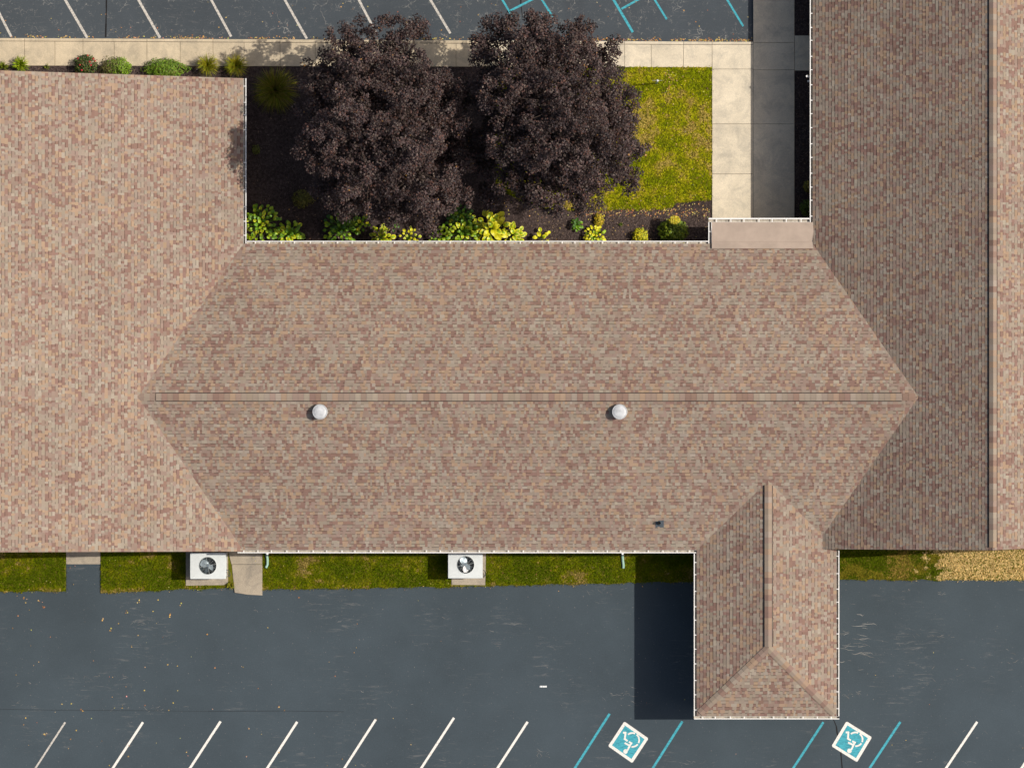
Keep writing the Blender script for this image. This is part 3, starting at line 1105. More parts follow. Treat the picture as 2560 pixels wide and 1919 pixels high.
# ------------------------------------------------------------------ condensers
def condenser(x0, y0, x1, y1, fx, fy, label, blades, padpoly):
    H = 1.08
    pad = sheet('equipment_pad', padpoly, 0.075, M['concrete_dirty'], zb=-0.05)
    A, B = W(x0, y1, H), W(x1, y0, H)
    cx, cy = (A.x + B.x) / 2, (A.y + B.y) / 2
    root = thing('condenser_unit', label, 'air conditioner', (cx, cy, 0.075), 'air conditioning condensers along the wall')
    hx, hy = (B.x - A.x) / 2, (B.y - A.y) / 2
    Ht = H - 0.075
    m = MB()
    m.box(-hx + .03, -hy + .03, 0.0, hx - .03, hy - .03, 0.12)
    m.box(-hx + .05, -hy + .05, 0.12, hx - .05, hy - .05, Ht - .34)
    for sx in (-1, 1):
        for sy in (-1, 1):
            m.box(sx * (hx - .05) - .03, sy * (hy - .05) - .03, 0.12, sx * (hx - .05) + .03, sy * (hy - .05) + .03, Ht - .09)
    # upper wall ring round the fan well
    m.box(-hx + .05, -hy + .05, Ht - .34, -hx + .08, hy - .05, Ht - .06)
    m.box(hx - .08, -hy + .05, Ht - .34, hx - .05, hy - .05, Ht - .06)
    m.box(-hx + .08, -hy + .05, Ht - .34, hx - .08, -hy + .08, Ht - .06)
    m.box(-hx + .08, hy - .08, Ht - .34, hx - .08, hy - .05, Ht - .06)
    cas = m.build('casing', M['ac_side'], root)
    for i in range(7):
        z = 0.17 + i * 0.10
        s_ = MB()
        s_.box(-hx + .035, -hy + .035, z, hx - .035, hy - .035, z + .02)
        if z < Ht - .36:
            s_.build('louvre', M['ac_white'], cas)
    F = W(fx, fy, H)
    ox, oy = F.x - cx, F.y - cy
    rr = 0.365
    n = 48
    t = MB()
    rc = 0.035

    def rect_pt(a):
        dx, dy = math.cos(a), math.sin(a)
        k = 1e9
        if abs(dx) > 1e-6:
            k = min(k, ((hx if dx > 0 else -hx) - ox) / dx)
        if abs(dy) > 1e-6:
            k = min(k, ((hy if dy > 0 else -hy) - oy) / dy)
        return ox + dx * k, oy + dy * k
    angs = sorted([2 * PI * i / n for i in range(n)] + [math.atan2(sy * hy - oy, sx * hx - ox) % (2 * PI) for sx in (-1, 1) for sy in (-1, 1)])
    N = len(angs)
    inner, lip, outer, edge = [], [], [], []
    for a in angs:
        inner.append((ox + rr * math.cos(a), oy + rr * math.sin(a), Ht + .018))
        lip.append((ox + (rr + .035) * math.cos(a), oy + (rr + .035) * math.sin(a), Ht + .012))
        x, y = rect_pt(a)
        if abs(abs(x) - hx) < 1e-4 and abs(abs(y) - hy) < 1e-4:
            x, y = x * (1 - .012), y * (1 - .012)
        outer.append((x * .985, y * .985, Ht))
        edge.append((x, y, Ht - .015))
    skirt = [(p[0], p[1], Ht - .09) for p in edge]
    well = [(p[0], p[1], Ht - .30) for p in inner]
    vs = inner + lip + outer + edge + skirt
    fs = []
    for k in range(4):
        for i in range(N):
            j = (i + 1) % N
            fs.append((k * N + i, (k + 1) * N + i, (k + 1) * N + j, k * N + j))
    t.quads(vs, fs)
    for sx in (-1, 1):      # pressed diagonal ribs
        for sy in (-1, 1):
            p = Vector((ox + sx * .34, oy + sy * .29, Ht + .003))
            q = Vector((sx * (hx - .06), sy * (hy - .05), Ht + .003))
            t.tube([p, q], .007, 4)
    top = t.build('top_panel', M['ac_white'], root)
    wl = MB()
    wl.quads(inner + well, [(i, (i + 1) % N, N + (i + 1) % N, N + i) for i in range(N)])
    wl.face(well)
    wl.build('fan_well', M['ac_dark'], root)
    gd = MB()
    for rad in (.09, .15, .21, .27, .33):
        pts = [(ox + rad * math.cos(2 * PI * i / 28), oy + rad * math.sin(2 * PI * i / 28), Ht + .03) for i in range(29)]
        gd.tube(pts, .0022, 4, cap=False)
    for i in range(12):
        a = 2 * PI * i / 12 + .2
        r_ = .0065 if i % 3 == 0 else .0025
        gd.tube([(ox + .05 * math.cos(a), oy + .05 * math.sin(a), Ht + .033), (ox + .385 * math.cos(a), oy + .385 * math.sin(a), Ht + .024)], r_, 4)
    gd.build('fan_guard', M['wire'], root)
    fan = MB()
    fan.lathe([(.085, -.07), (.085, .01), (.06, .03), (.02, .032)], (ox, oy, Ht - .17), 16)
    fo_ = fan.build('fan', M['blade'], root)
    for ang, wid, ln, til, key in blades:
        bl = MB()
        a0 = math.radians(ang)
        grid = []
        for i in range(6):
            r_ = .06 + (ln - .06) * i / 5
            row = []
            hw = wid * (0.45 + .55 * math.sin(PI * min(1, (i + 1.2) / 5.2) * .62)) * (1 if i < 5 else .72)
            for j in range(5):
                u = (j / 4 - .5)
                aa = a0 + u * hw / max(r_, .12) * 1.0
                row.append((ox + r_ * math.cos(aa), oy + r_ * math.sin(aa), Ht - .15 + u * til))
            grid.append(row)
        vs = [p for row in grid for p in row]
        bl.quads(vs, [(i * 5 + j, i * 5 + j + 1, (i + 1) * 5 + j + 1, (i + 1) * 5 + j) for i in range(5) for j in range(4)])
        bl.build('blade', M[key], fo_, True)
    # service valves and pipes on the right-hand side
    pp = MB()
    pp.tube([(hx - .06, -.20, .35), (hx + .06, -.22, .35), (hx + .10, -.30, .30), (hx + .11, -.42, .06), (hx + .05, -.52, .03)], .014, 6)
    pp.tube([(hx - .06, -.30, .30), (hx + .05, -.33, .30), (hx + .06, -.46, .25), (hx + .06, -.50, .03)], .010, 6)
    pp.build('refrigerant_pipe', M['lead'], root)
    return pad, root


pad1, ac1 = condenser(475, 1381, 564.6, 1446.6, 519.5, 1413.3, 'white condenser unit with grey fan blades beside the concrete door slab',
                      [(155, .34, .345, .10, 'blade'), (-25, .24, .30, -.10, 'blade_painted_glint' if False else 'blade'), (250, .15, .33, .12, 'blade')],
                      [(464.7, 1372), (570, 1372), (570, 1456), (560, 1461.5), (464.7, 1463)])
pad2, ac2 = condenser(1120, 1383.3, 1206.6, 1445, 1164, 1411, 'white condenser unit with one fan blade painted white as a sun glint under the long gutter',
                      [(118, .30, .345, .10, 'blade'), (-88, .27, .33, -.06, 'blade_painted_glint'), (-38, .18, .30, -.10, 'blade'), (185, .16, .22, .08, 'blade')],
                      [(1129, 1372), (1215, 1372), (1213, 1462), (1129, 1461)])
tag(pad1, 'dirty concrete pad under the left condenser unit next to the door slab', 'concrete pad', 'condenser pads')
tag(pad2, 'dirty concrete pad under the right condenser unit below the long gutter', 'concrete pad', 'condenser pads')

# ------------------------------------------------------------------ lawn post, litter
c = W(1640.5, 208.5, .105)
post = thing('lawn_post', 'thin green post with a white round cap standing in the lawn', 'post', c)
v = MB()
v.tube([(0, 0, -.05), (0.01, 0.02, 1.05)], 0.032, 8)
v.quads([(-.05, -.01, .05), (.05, -.02, .05), (.05, 0.0, .6), (-.05, .01, .6), (-.05, -.02, .05), (.05, -.03, .05), (.05, -.01, .6), (-.05, 0, .6)], [(0, 1, 2, 3), (4, 5, 6, 7), (2, 3, 7, 6)])
v.build('pole', M['hose'], post)
v = MB()
v.lathe([(.02, .0), (.05, .01), (.05, .04), (.03, .06), (.01, .065)], (.01, .02, 1.03), 14)
v.build('cap', M['white_metal'], post, True)
v = MB()
v.tube([(-.21, .03, 1.05), (.21, .03, 1.05)], .006, 5)
v.build('cross_wire', M['wire'], post)

v = MB()
A = W(1358, 1715, 0)
for i in range(6):
    x = A.x - .15 + i * .05
    z = .01 + .012 * (i % 2)
    v.quads([(x, A.y - .035, z), (x + .05, A.y - .035, .022 - z + .012), (x + .05, A.y + .035, .022 - z + .012), (x, A.y + .035, z),
             (x, A.y - .035, 0.001), (x + .05, A.y - .035, .001), (x + .05, A.y + .035, .001), (x, A.y + .035, .001)], [(0, 1, 2, 3), (4, 5, 1, 0), (6, 7, 3, 2), (5, 6, 2, 1), (7, 4, 0, 3)])
tag(v.build('paper_strip', M['white_metal']), 'small crumpled white strip lying alone on the dark asphalt', 'litter')


# ------------------------------------------------------------------ trees
def leafquad(mb, p, n, s, col, rnd=None):
    n = n.normalized()
    t = n.cross(Vector((U(-1, 1), U(-1, 1), U(-1, 1))))
    if t.length < 1e-3:
        t = n.orthogonal()
    t.normalize()
    b = n.cross(t)
    f = n * (s * U(.05, .25))
    mb.quads([p - t * s * .5, p + b * s * .45 - f, p + t * s * .5, p - b * s * .45 - f], [(0, 1, 2), (0, 2, 3)], col)


def rand_dir():
    while True:
        v = Vector((U(-1, 1), U(-1, 1), U(-1, 1)))
        if 0.05 < v.length < 1:
            return v.normalized()


def maple(name, label, base, lobes, dens=1.0):
    B = W(base[0], base[1], 0.09)
    root = thing(name, label, 'tree', B, 'purple maples in the courtyard')
    k = 2560 / 2212
    L = []
    for x, y, r, z in lobes:
        c = W(x * k, y * k, z)
        L.append((c - B, r * k / S * .96))
    tr = MB()
    tr.tube([(0, 0, -.12), (0, 0, .15), (.03, .02, 1.2), (0.05, 0, 2.2), (.02, .05, 3.3)], [.27, .20, .165, .15, .10], 12)
    tr.build('trunk', M['bark'], root, True)
    br = MB()
    cr = MB()
    tone = [(0.064, 0.040, 0.038), (0.052, 0.034, 0.034), (0.088, 0.058, 0.052), (0.090, 0.044, 0.034), (0.040, 0.028, 0.030), (0.110, 0.082, 0.068)]
    for c, r in L:
        d = Vector((c.x, c.y, 0))
        mid = Vector((c.x * .45, c.y * .45, 2.2 + (c.z - 2.2) * .5 - .2))
        br.tube([(0.03, 0.02, 1.8 + R() * 1.2), mid, c * .85 + Vector((0, 0, c.z * .1)), c], [.085, .055, .035, .02], 6)
        ncl = int(29 * (r / 1.3) ** 2) + 8
        for i in range(ncl):
            dv = rand_dir()
            if dv.z < -0.25:
                dv.z = -dv.z * .6
                dv.normalize()
            q = c + dv * r * (U(.62, 1.0) if R() < .85 else U(1.0, 1.18))
            q.z = c.z + (q.z - c.z) * 1.05
            cr_r = U(.17, .40)
            if i % 2 == 0:
                br.tube([c.lerp(q, .15), c.lerp(q, .6) + Vector((U(-.1, .1), U(-.1, .1), -.05)), q], [.018, .012, .006], 4, cap=False)
            nl = int(104 * dens * (cr_r / .3) ** 2)
            shade = U(.5, 1.25)
            for j in range(nl):
                v = rand_dir()
                p = q + Vector((v.x, v.y, v.z * .75)) * cr_r * (R() ** .45)
                nn = (v * .5 + Vector((0, 0, .75)) + rand_dir() * .75)
                tc = tone[int(R() * len(tone))]
                kk = shade * U(.75, 1.3)
                if R() < .004:
                    tc = (.30, .16, .05)
                leafquad(cr, p, nn, U(.06, .108), (tc[0] * kk, tc[1] * kk, tc[2] * kk))
        # deep interior leaves keep the crown closed
        for j in range(int(520 * r * r)):
            p = c + rand_dir() * r * .6 * R() ** .4 + Vector((0, 0, -.2))
            tc = tone[int(R() * len(tone))]
            leafquad(cr, p, rand_dir() + Vector((0, 0, .6)), U(.10, .16), tuple(x * .9 for x in tc))
    br.build('branches', M['bark'], root, True)
    cr.build('crown', M['maple'], root)
    return root


maple('maple_tree', 'dark purple maple on the left of the courtyard, nearer the white gutter corner', (975, 330),
      [(760, 108, 58, 5.0), (850, 98, 56, 5.4), (900, 70, 26, 4.8), (700, 165, 50, 4.0), (780, 190, 82, 6.0), (880, 180, 78, 6.2), (955, 200, 48, 5.4),
       (690, 240, 50, 4.4), (684, 310, 40, 5.9), (770, 290, 86, 6.9), (870, 280, 90, 7.1), (962, 270, 44, 6.0), (708, 345, 44, 6.0), (800, 380, 80, 6.2), (900, 370, 82, 6.2),
       (985, 365, 34, 5.0), (765, 435, 45, 3.9), (855, 442, 58, 4.3), (935, 434, 57, 4.6), (930, 484, 18, 3.4), (993, 425, 28, 4.4),
       (800, 290, 100, 4.3), (890, 300, 100, 4.5), (850, 195, 85, 4.2), (880, 385, 80, 4.0), (960, 320, 55, 3.9), (715, 405, 36, 3.0), (1015, 300, 30, 3.2), (1000, 210, 30, 3.6)])
maple('maple_tree', 'dark purple maple on the right of the courtyard, reaching over the teal lines', (1405, 320),
      [(1083, 62, 36, 5.3), (1150, 72, 42, 5.4), (1245, 66, 36, 5.3), (1055, 112, 42, 5.3), (1130, 135, 72, 6.3), (1220, 132, 76, 6.5), (1298, 125, 44, 5.2),
       (1045, 190, 44, 5.0), (1112, 222, 80, 7.2), (1210, 222, 96, 7.9), (1308, 212, 66, 6.5), (1345, 245, 38, 5.3), (1125, 310, 68, 6.7), (1220, 310, 92, 7.4), (1318, 310, 66, 6.4),
       (1364, 312, 32, 5.0), (1112, 385, 46, 5.1), (1182, 388, 70, 6.0), (1270, 382, 70, 5.9), (1345, 378, 40, 4.9), (1148, 425, 32, 4.0), (1245, 425, 30, 4.2),
       (1200, 250, 105, 4.5), (1200, 340, 90, 4.3), (1120, 260, 75, 4.2), (1290, 280, 80, 4.2), (1180, 150, 80, 4.2), (1060, 270, 34, 3.6), (1050, 350, 38, 3.2), (1060, 420, 30, 2.8)])


# ------------------------------------------------------------------ plants
GREENS = [(0.10, 0.17, 0.012), (0.14, 0.20, 0.015), (0.07, 0.13, 0.010)]


def mound(name, label, px, py, rx, ry, h, n, cols, leaf=.05, z0=.085, group='bed plants', cat='shrub', flowers=0, side=None):
    c = W(px, py, z0)
    root = thing(name, label, cat, c, group)
    mb = MB()
    st = MB()
    ax, ay = rx / S, ry / S
    for i in range(n):
        v = rand_dir()
        v.z = abs(v.z)
        k = (R() ** .3) * (1 + .14 * noise.noise((v.x * 3 + px, v.y * 3 + py, v.z * 3)) * 2)
        p = Vector((v.x * ax * k, v.y * ay * k, .05 + v.z * h * k))
        f = (p.x / ax + 1) / 2 + U(-.3, .3)
        col = cols[min(len(cols) - 1, max(0, int(f * len(cols))))] if side else cols[int(R() * len(cols))]
        kk = U(.7, 1.3)
        leafquad(mb, p, v + Vector((0, 0, .5)) + rand_dir() * .6, leaf * U(.7, 1.4), tuple(x * kk for x in col))
    for i in range(14):
        a = U(0, 2 * PI)
        st.tube([(0, 0, -.03), (math.cos(a) * ax * .3, math.sin(a) * ay * .3, h * .45), (math.cos(a) * ax * .7, math.sin(a) * ay * .7, h * .62)], [.014, .01, .004], 5)
    st.build('stems', M['bark'], root)
    mb.build('foliage', M['leaf'], root)
    for i in range(flowers):
        a, rr = U(0, 2 * PI), U(.3, .95)
        fl = MB()
        for q in range(7):
            aa = q * 2 * PI / 7
            leafquad(fl, Vector((math.cos(aa) * .028, math.sin(aa) * .028, .02)), Vector((math.cos(aa), math.sin(aa), 1.5)), .042, (1, 1, 1))
        o = fl.build('flower', M['petal'], root)
        o.location = (math.cos(a) * rr * ax, math.sin(a) * rr * ay, h * math.sqrt(max(0.1, 1 - rr * rr)) + .06)
    return root


def tufted(name, label, px, py, r, h, n, cols, width=.02, z0=.085, group='bed plants', cat='plant', droop=.5, plumes=None):
    c = W(px, py, z0)
    root = thing(name, label, cat, c, group)
    mb = MB()
    rm = r / S
    for i in range(n):
        a = U(0, 2 * PI)
        ln = U(.12, 1.05) * rm
        hh = h * U(.6, 1.05)
        d = Vector((math.cos(a), math.sin(a), 0))
        nrm = Vector((-d.y, d.x, 0)) * width * .5
        col = cols[int(R() * len(cols))]
        kk = U(.7, 1.3)
        col = tuple(x * kk for x in col)
        pts = [d * (ln * .04 * U(0, 3)), d * ln * .35 + Vector((0, 0, hh * .7)), d * ln * .72 + Vector((0, 0, hh)), d * ln + Vector((0, 0, hh * (1 - droop * U(.4, 1))))]
        for q in range(3):
            w0, w1 = (1, .9, .65, .05)[q], (1, .9, .65, .05)[q + 1]
            mb.quads([pts[q] - nrm * w0, pts[q] + nrm * w0, pts[q + 1] + nrm * w1, pts[q + 1] - nrm * w1], [(0, 1, 2, 3)], col)
    mb.build('foliage', M['grass'], root)
    if plumes:
        pm = MB()
        for i in range(plumes):
            a, rr = U(0, 2 * PI), U(.5, 1.25) * rm
            p = Vector((math.cos(a) * rr, math.sin(a) * rr, h * U(.9, 1.2)))
            for q in range(16):
                leafquad(pm, p + rand_dir() * .09, rand_dir(), .022, tuple(x * U(.7, 1.3) for x in (.16, .11, .10)))
            pm.tube([(0, 0, 0), p * .6 + Vector((0, 0, h * .3)), p], .003, 3, (.14, .11, .05), cap=False)
        pm.build('plumes', M['grass'], root)
    return root


def hosta_leaf(main, margin=None):
    mb = MB()
    rowsn, cols = 7, 4
    g_ = []
    for i in range(rowsn):
        t = i / (rowsn - 1)
        w = .40 * math.sin(PI * min(1, t * .92 + .06)) ** .75 * (1 if t < .99 else .1)
        row = []
        for j in range(cols + 1):
            u = (j / cols - .5) * 2
            row.append((u * w, t, .10 * abs(u) * w * 2.2 + .16 * math.sin(t * PI) - .18 * t * t))
        g_.append(row)
    vs = [p for r in g_ for p in r]
    for i in range(rowsn - 1):
        for j in range(cols):
            edge = j in (0, cols - 1) or i >= rowsn - 2
            b = i * (cols + 1) + j
            q = [vs[b], vs[b + 1], vs[b + cols + 2], vs[b + cols + 1]]
            mb.face(q, mi=1 if (edge and margin) else 0)
    return mb.mesh('leaf', [M[main], M[margin]] if margin else [M[main]], True)


HL = {'green': hosta_leaf('hosta_green'), 'dark': hosta_leaf('hosta_dark'), 'lime': hosta_leaf('hosta_lime'), 'gold': hosta_leaf('hosta_gold'),
      'varie': hosta_leaf('hosta_lime', 'hosta_cream'), 'edged': hosta_leaf('hosta_lime', 'hosta_gold')}


def hosta(label, px, py, r, n, kinds, leaf=.26, h=.38, z0=.09, flat=1.0):
    root = thing('hosta_plant', label, 'plant', W(px, py, z0), 'hostas in the mulch bed')
    st = MB()
    rm = r / S
    for i in range(n):
        t = (i + .5) / n
        a = i * 2.399963 + U(-.3, .3)
        rr = rm * math.sqrt(t) * .98
        ln = leaf * U(.75, 1.15)
        z = h * (1 - .62 * t) * U(.9, 1.1) + .05
        st_rr = max(0.0, rr - ln * .35)
        base = Vector((math.cos(a) * st_rr, math.sin(a) * st_rr, z))
        o = link('leaf', HL[kinds[int(R() * len(kinds))]], root, base)
        o.scale = (ln, ln, ln)
        tilt = (.55 - .65 * t) + U(-.15, .15)
        o.rotation_euler = (tilt, U(-.25, .25), a - PI / 2 + U(-.3, .3))
        st.tube([(0, 0, -.02), base * .6 + Vector((0, 0, z * .2)), base], .006, 4)
    st.build('stalks', M['hosta_green'], root)
    return root


# strip between the left wing and the sidewalk
tufted('leafy_perennial', 'low yellow green plant cut by the left edge of the photo', 8, 168, 18, .25, 60, [(.20, .22, .02), (.13, .17, .015)], .03, droop=.8)
tufted('daylily_clump', 'bright green strappy daylily clump beside the sidewalk at far left', 53, 163, 26, .45, 170, [(.24, .33, .012), (.18, .28, .010), (.34, .38, .02)], .030, droop=.7)
tufted('leafy_perennial', 'tiny green sprout between the daylily clump and the rose bush', 117, 168, 11, .2, 26, [(.15, .2, .02), (.24, .24, .04)], .028, droop=.8)
mound('rose_bush', 'rose bush with small red flowers beside the sidewalk', 214, 164, 32, 27, .65, 900, [(.05, .10, .012), (.08, .12, .015), (.035, .06, .012), (.12, .09, .03)], .07, flowers=8)
mound('round_shrub', 'rounded shrub half brown and half bright green next to the rose bush', 290, 170, 42, 28, .6, 2200, [(.17, .15, .045), (.15, .15, .04), (.15, .25, .014), (.20, .33, .014)], .05, side=True)
mound('round_shrub', 'wide clipped green shrub in the middle of the sidewalk bed', 413, 174, 58, 28, .6, 3200, [(.20, .20, .03), (.15, .26, .015), (.14, .26, .015), (.19, .31, .02), (.13, .22, .015)], .05)
tufted('fountain_grass', 'yellow green fountain grass right of the wide clipped shrub', 521, 166, 34, .7, 560, [(.33, .34, .02), (.42, .35, .02), (.22, .27, .02)], .016, droop=.6, plumes=26)
tufted('fountain_grass', 'smaller fountain grass at the edge of the tree shadow on the sidewalk', 591, 166, 36, .7, 560, [(.30, .32, .02), (.24, .27, .02), (.38, .31, .02)], .016, droop=.6, plumes=20)
tufted('fountain_grass', 'large dark fountain grass in shade right of the roof corner', 690, 228, 64, .9, 1300, [(.22, .21, .02), (.26, .19, .04), (.15, .18, .015)], .018, droop=.7, plumes=30)
mound('shade_shrub', 'dim olive shrub in the deep shade left of the left maple', 757, 498, 28, 24, .5, 500, [(.20, .17, .03), (.13, .13, .02)], .07)
mound('shade_shrub', 'small dim sprout in deep shade close to the left gutter', 640, 375, 12, 14, .3, 120, [(.12, .13, .02)], .06)

tufted('weed_tuft', 'yellow green weeds growing between the left condenser pad and the door slab', 577, 1462, 14, .18, 110, [(.22, .22, .02), (.35, .28, .03), (.12, .16, .01)], .022, z0=.03, droop=.8)
tufted('weed_tuft', 'small green weed at the front edge of the left condenser pad', 518, 1465, 8, .12, 40, [(.16, .20, .015), (.22, .22, .02)], .02, z0=.03, droop=.8)
# hostas along the courtyard wall
hosta('large green hosta filling the corner where the two gutters meet', 655, 562, 50, 84, ['green', 'lime', 'lime', 'green', 'edged'], .19, .62)
hosta('yellow edged hosta just right of the corner hosta', 726, 584, 33, 40, ['edged', 'lime', 'green'], .22, .42)
hosta('dark green hosta under the left maple by the wall', 855, 570, 46, 60, ['green', 'green', 'dark', 'lime'], .20, .5)
hosta('small gold green hosta tucked against the dark green one', 903, 560, 22, 18, ['lime', 'green', 'gold'], .18, .4)
hosta('cream edged hosta by the gutter below the left maple', 955, 592, 29, 24, ['varie', 'edged'], .24, .4)
hosta('small spotted gold hosta right of the cream edged hosta', 1024, 594, 26, 22, ['gold', 'varie', 'gold'], .15, .35)
hosta('small dark green plant in mulch above the cream edged hosta', 981, 563, 14, 14, ['dark', 'green'], .15, .25)
hosta('low green hosta at the left end of the wide lime clump', 1098, 592, 30, 34, ['lime', 'green'], .18, .35)
hosta('dark shaded hosta behind the wide lime clump', 1152, 546, 36, 40, ['dark', 'dark', 'green'], .20, .4)
hosta('wide lime green hosta in the middle of the wall bed', 1160, 578, 46, 70, ['lime', 'lime', 'edged', 'green'], .20, .5)
hosta('big leaved gold edged hosta, the largest leaves in the bed', 1232, 570, 40, 30, ['edged', 'edged', 'gold'], .33, .5)
hosta('cream edged hosta right of the big leaved gold one', 1285, 586, 27, 24, ['varie', 'edged'], .25, .38)
hosta('small seven leaved hosta alone in the mulch by the gutter', 1354, 594, 22, 9, ['edged', 'edged', 'gold'], .20, .28)
hosta('little dark green plant standing alone in open mulch', 1442, 562, 14, 16, ['dark', 'green'], .16, .3)
mound('gold_shrub', 'small orange yellow tuft above the gold hosta', 1497, 550, 14, 17, .3, 260, [(.55, .36, .02), (.48, .40, .02), (.30, .25, .02)], .075, z0=.09)
hosta('gold hosta with round bright leaves by the gutter', 1487, 591, 27, 44, ['gold', 'gold', 'lime'], .15, .4)
tufted('leafy_perennial', 'tiny weed between the gold hosta and the round gold shrub', 1553, 561, 8, .12, 22, [(.12, .17, .02)], .03, z0=.09, droop=.9)
mound('gold_shrub', 'round gold shrub by the gutter with its shadow to the left', 1600, 591, 21, 21, .45, 520, [(.68, .60, .02), (.55, .52, .02), (.32, .35, .02)], .075, z0=.09)
sh = mound('leafy_bush', 'round dark green bush with yellow top beside the door canopy', 1681, 579, 38, 34, 1.0, 1500, [(.13, .20, .012), (.09, .14, .01), (.20, .25, .014)], .085, z0=.09, cat='bush')
mb = MB()
for i in range(110):
    v = rand_dir()
    p = Vector((.05 + v.x * .22, .46 + v.y * .16, .86 + abs(v.z) * .12))
    leafquad(mb, p, Vector((0, 0, 1)) + rand_dir() * .5, .09, tuple(x * U(.8, 1.2) for x in (.55, .45, .03)))
mb.build('yellow_top', M['leaf'], sh)
mound('shade_shrub', 'leafy shrub in the shade strip under the right eave, nearer the walk junction', 2018, 468, 11, 16, .6, 200, [(.15, .16, .02), (.25, .20, .03)], .08)
mound('shade_shrub', 'dark shrub at the bottom of the shade strip under the right eave', 2016, 520, 18, 22, .5, 260, [(.07, .12, .012), (.10, .14, .02)], .08)


# ------------------------------------------------------------------ grass, mulch chips, fallen leaves
def inside(poly, x, y):
    r = False
    n = len(poly)
    j = n - 1
    for i in range(n):
        xi, yi = poly[i]
        xj, yj = poly[j]
        if (yi > y) != (yj > y) and x < (xj - xi) * (y - yi) / (yj - yi) + xi:
            r = not r
        j = i
    return r


BLOCK = [(464, 1372, 571, 1464), (565, 1360, 657, 1489), (1129, 1372, 1215, 1463)]
labels = {'a': 'short grass strip at the far left below the roof', 'b': 'short grass strip left of the left condenser', 'c': 'grass strip between the two condensers',
          'd': 'grass strip between the right condenser and the porch', 'e': 'grass strip right of the porch, dry and tan at its right end', 'f': 'sunny courtyard lawn beside the right maple'}
for k, poly, z in LAWNS:
    gb = MB()
    xs = [p[0] for p in poly]
    ys = [p[1] for p in poly]
    x0, x1 = max(min(xs), -40), min(max(xs), 2600)
    y0, y1 = min(ys), max(ys)
    dens = 0.42

    def tone_at(x, y, k=k):
        f = noise.noise((x * .011, y * .017, 3.1)) * .75 + noise.noise((x * .045, y * .05, 7.7)) * .5 + noise.noise((x * .15, y * .15, 1.7)) * .25
        f2 = f + U(-.14, .14)
        if k == 'e':
            dry = (x - 2335) / 40 + noise.noise((x * .04, y * .06, 5)) * 1.6 + U(-.4, .4)
            mid = 1 - abs(x - 2255) / 34 + noise.noise((x * .07, y * .07, 8)) * .9 + U(-.4, .4)
            if dry > 0:
                c = ((.74, .55, .24), (.70, .51, .21), (.64, .46, .18))[int(R() * 3)]
            elif mid > .2:
                c = ((.33, .22, .05), (.20, .17, .02))[int(R() * 2)]
            else:
                c = (.085, .115, .003) if f2 < .25 else (.20, .17, .015)
        elif k == 'f':
            f2 += .20 * math.exp(-((x - 1690) / 75) ** 2 - ((y - 330) / 110) ** 2)
            if f2 > .34:
                c = (.44, .33, .075)
            elif f2 > .16:
                c = (.43, .37, .022)
            elif f2 > -.12:
                c = (.34, .34, .007)
            else:
                c = (.225, .26, .004)
        else:
            f2 += max(0, (y - y1 + 16)) / 40
            if f2 > .42:
                c = (.30, .22, .06)
            elif f2 > .20:
                c = (.19, .185, .006)
            elif f2 > -.12:
                c = (.125, .152, .002)
            else:
                c = (.085, .120, .002)
        return c
    n = int((x1 - x0) * (y1 - y0) * dens)
    for i in range(n):
        x, y = U(x0, x1 + 3), U(y0, y1 + 3)
        yy = y
        if not inside(poly, x + random.gauss(0, 1.8), yy + random.gauss(0, 1.8)):
            continue
        if k in 'bcd' and any(b[0] < x < b[2] and b[1] < y < b[3] for b in BLOCK):
            continue
        kk = U(.7, 1.25) if k != 'e' else U(.8, 1.15)
        col = tuple(c * kk for c in tone_at(x, y))
        p = W(x, y, z)
        if i % 4 == 0 and inside(poly, x, min(y + 3, y1 - 1)):
            leafquad(gb, p + Vector((0, 0, U(.004, .03))), Vector((U(-.3, .3), U(-.3, .3), 1)), U(.05, .10), col)
            continue
        a = U(0, 2 * PI)
        hh = U(.03, .085)
        wv = Vector((math.cos(a), math.sin(a), 0)) * U(.010, .020)
        lean = Vector((U(-.07, .07), U(-.07, .07), hh))
        gb.face([p - wv, p + wv, p + lean], col)
    o = gb.build('grass', M['grass'])
    o["label"] = labels[k]
    o["category"] = 'grass'
    o["kind"] = 'stuff'

ch = MB()
for (x0, y0, x1, y1, n) in ((620, 172, 1775, 604, 9000), (1330, 520, 1775, 604, 5000), (0, 164, 608, 195, 1600), (1990, -10, 2026, 540, 900)):
    for i in range(n):
        x, y = U(x0, x1), U(y0, y1)
        if inside(LAWNS[5][1], x, y):
            continue
        p = W(x, y, .092 + U(0, .012))
        a = U(0, 2 * PI)
        d = Vector((math.cos(a), math.sin(a), U(-.3, .3))) * U(.02, .05)
        e_ = Vector((-math.sin(a), math.cos(a), U(-.4, .4))) * U(.007, .014)
        kk = U(.5, 1.6)
        col = (.085 * kk, .062 * kk, .055 * kk)
        if R() < .04:
            col = (.22, .15, .10)
        ch.face([p - d - e_, p + d - e_, p + d + e_, p - d + e_], col)
o = ch.build('mulch_chips', M['chip'])
o["label"], o["category"], o["kind"] = 'dark brown bark chips covering the planting beds', 'mulch', 'stuff'

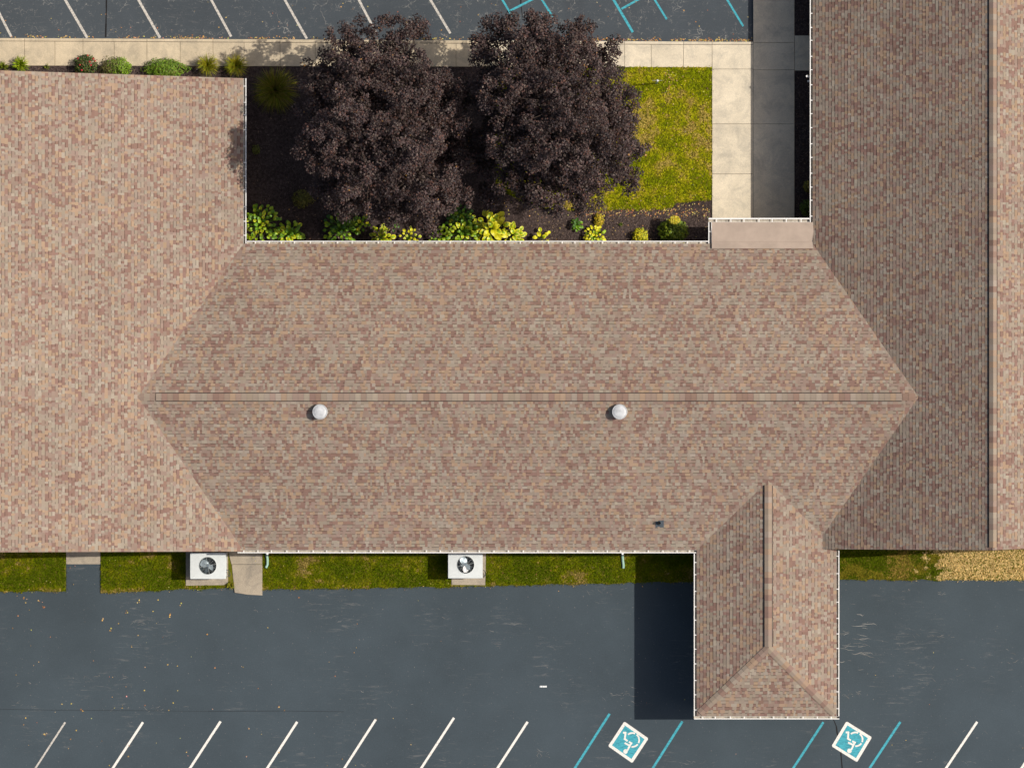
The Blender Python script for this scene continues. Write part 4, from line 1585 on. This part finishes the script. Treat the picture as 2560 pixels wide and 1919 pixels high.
lf = MB()
LC = [(.42, .22, .06), (.50, .34, .10), (.30, .14, .06), (.55, .42, .12), (.20, .11, .06), (.45, .30, .17)]


def litter(x, y, z, s=None):
    p = W(x, y, z + .012)
    leafquad(lf, p, Vector((U(-.35, .35), U(-.35, .35), 1)), s or U(.045, .10), tuple(c * U(.75, 1.25) for c in LC[int(R() * len(LC))]))


for i in range(1500):      # drift along the kerb
    x = U(0, 1880)
    f = noise.noise((x * .012, 4.4, .2)) + noise.noise((x * .05, 1.4, 9)) * .6
    if f < U(-.35, .5):
        continue
    litter(x, ytop(x) - 1 - abs(random.gauss(0, 3.2)), 0.0, U(.035, .08))
for i in range(60):
    litter(U(0, 1880), U(0, 95), 0, U(.04, .075))
for i in range(75):
    x = abs(random.gauss(0, 420))
    litter(x, U(1470, 1919), 0, U(.035, .085))
for i in range(30):
    litter(U(0, 2560), U(1470, 1919), 0, U(.03, .055))
for x, y in ((317, 1529), (98, 1503), (58, 1495), (426, 1538), (275, 1573), (205, 1774), (114, 1834), (255, 1547), (451, 1509), (108, 1515), (346, 1502), (696, 1766)):
    for q in range(3):
        litter(x + U(-3, 3), y + U(-4, 4), 0, U(.06, .10))
for i in range(330):       # along the lawn edge and over the bed
    litter(U(1440, 1775), random.gauss(529, 9), .1, U(.04, .085))
for i in range(150):
    litter(U(1250, 1775), U(500, 604), .095, U(.035, .07))
for i in range(170):
    litter(U(1560, 1778), U(172, 515), .13, U(.03, .07))
for i in range(60):
    litter(random.gauss(1672, 8) - .0 , U(176, 245), .13, U(.04, .07))
for i in range(90):
    litter(U(0, 1780), U(1392, 1475), .06, U(.03, .06))
for i in range(40):
    litter(U(620, 1000), U(480, 604), .095, U(.04, .08))
for i in range(90):       # leaves caught in the gutters
    litter(U(620, 1770), U(605.5, 608.5), ZE - .10, U(.03, .06))
o = lf.build('fallen_leaves', M['litter'])
o["label"], o["category"], o["kind"] = 'small tan and orange fallen leaves scattered on asphalt, mulch and lawn', 'leaves', 'stuff'
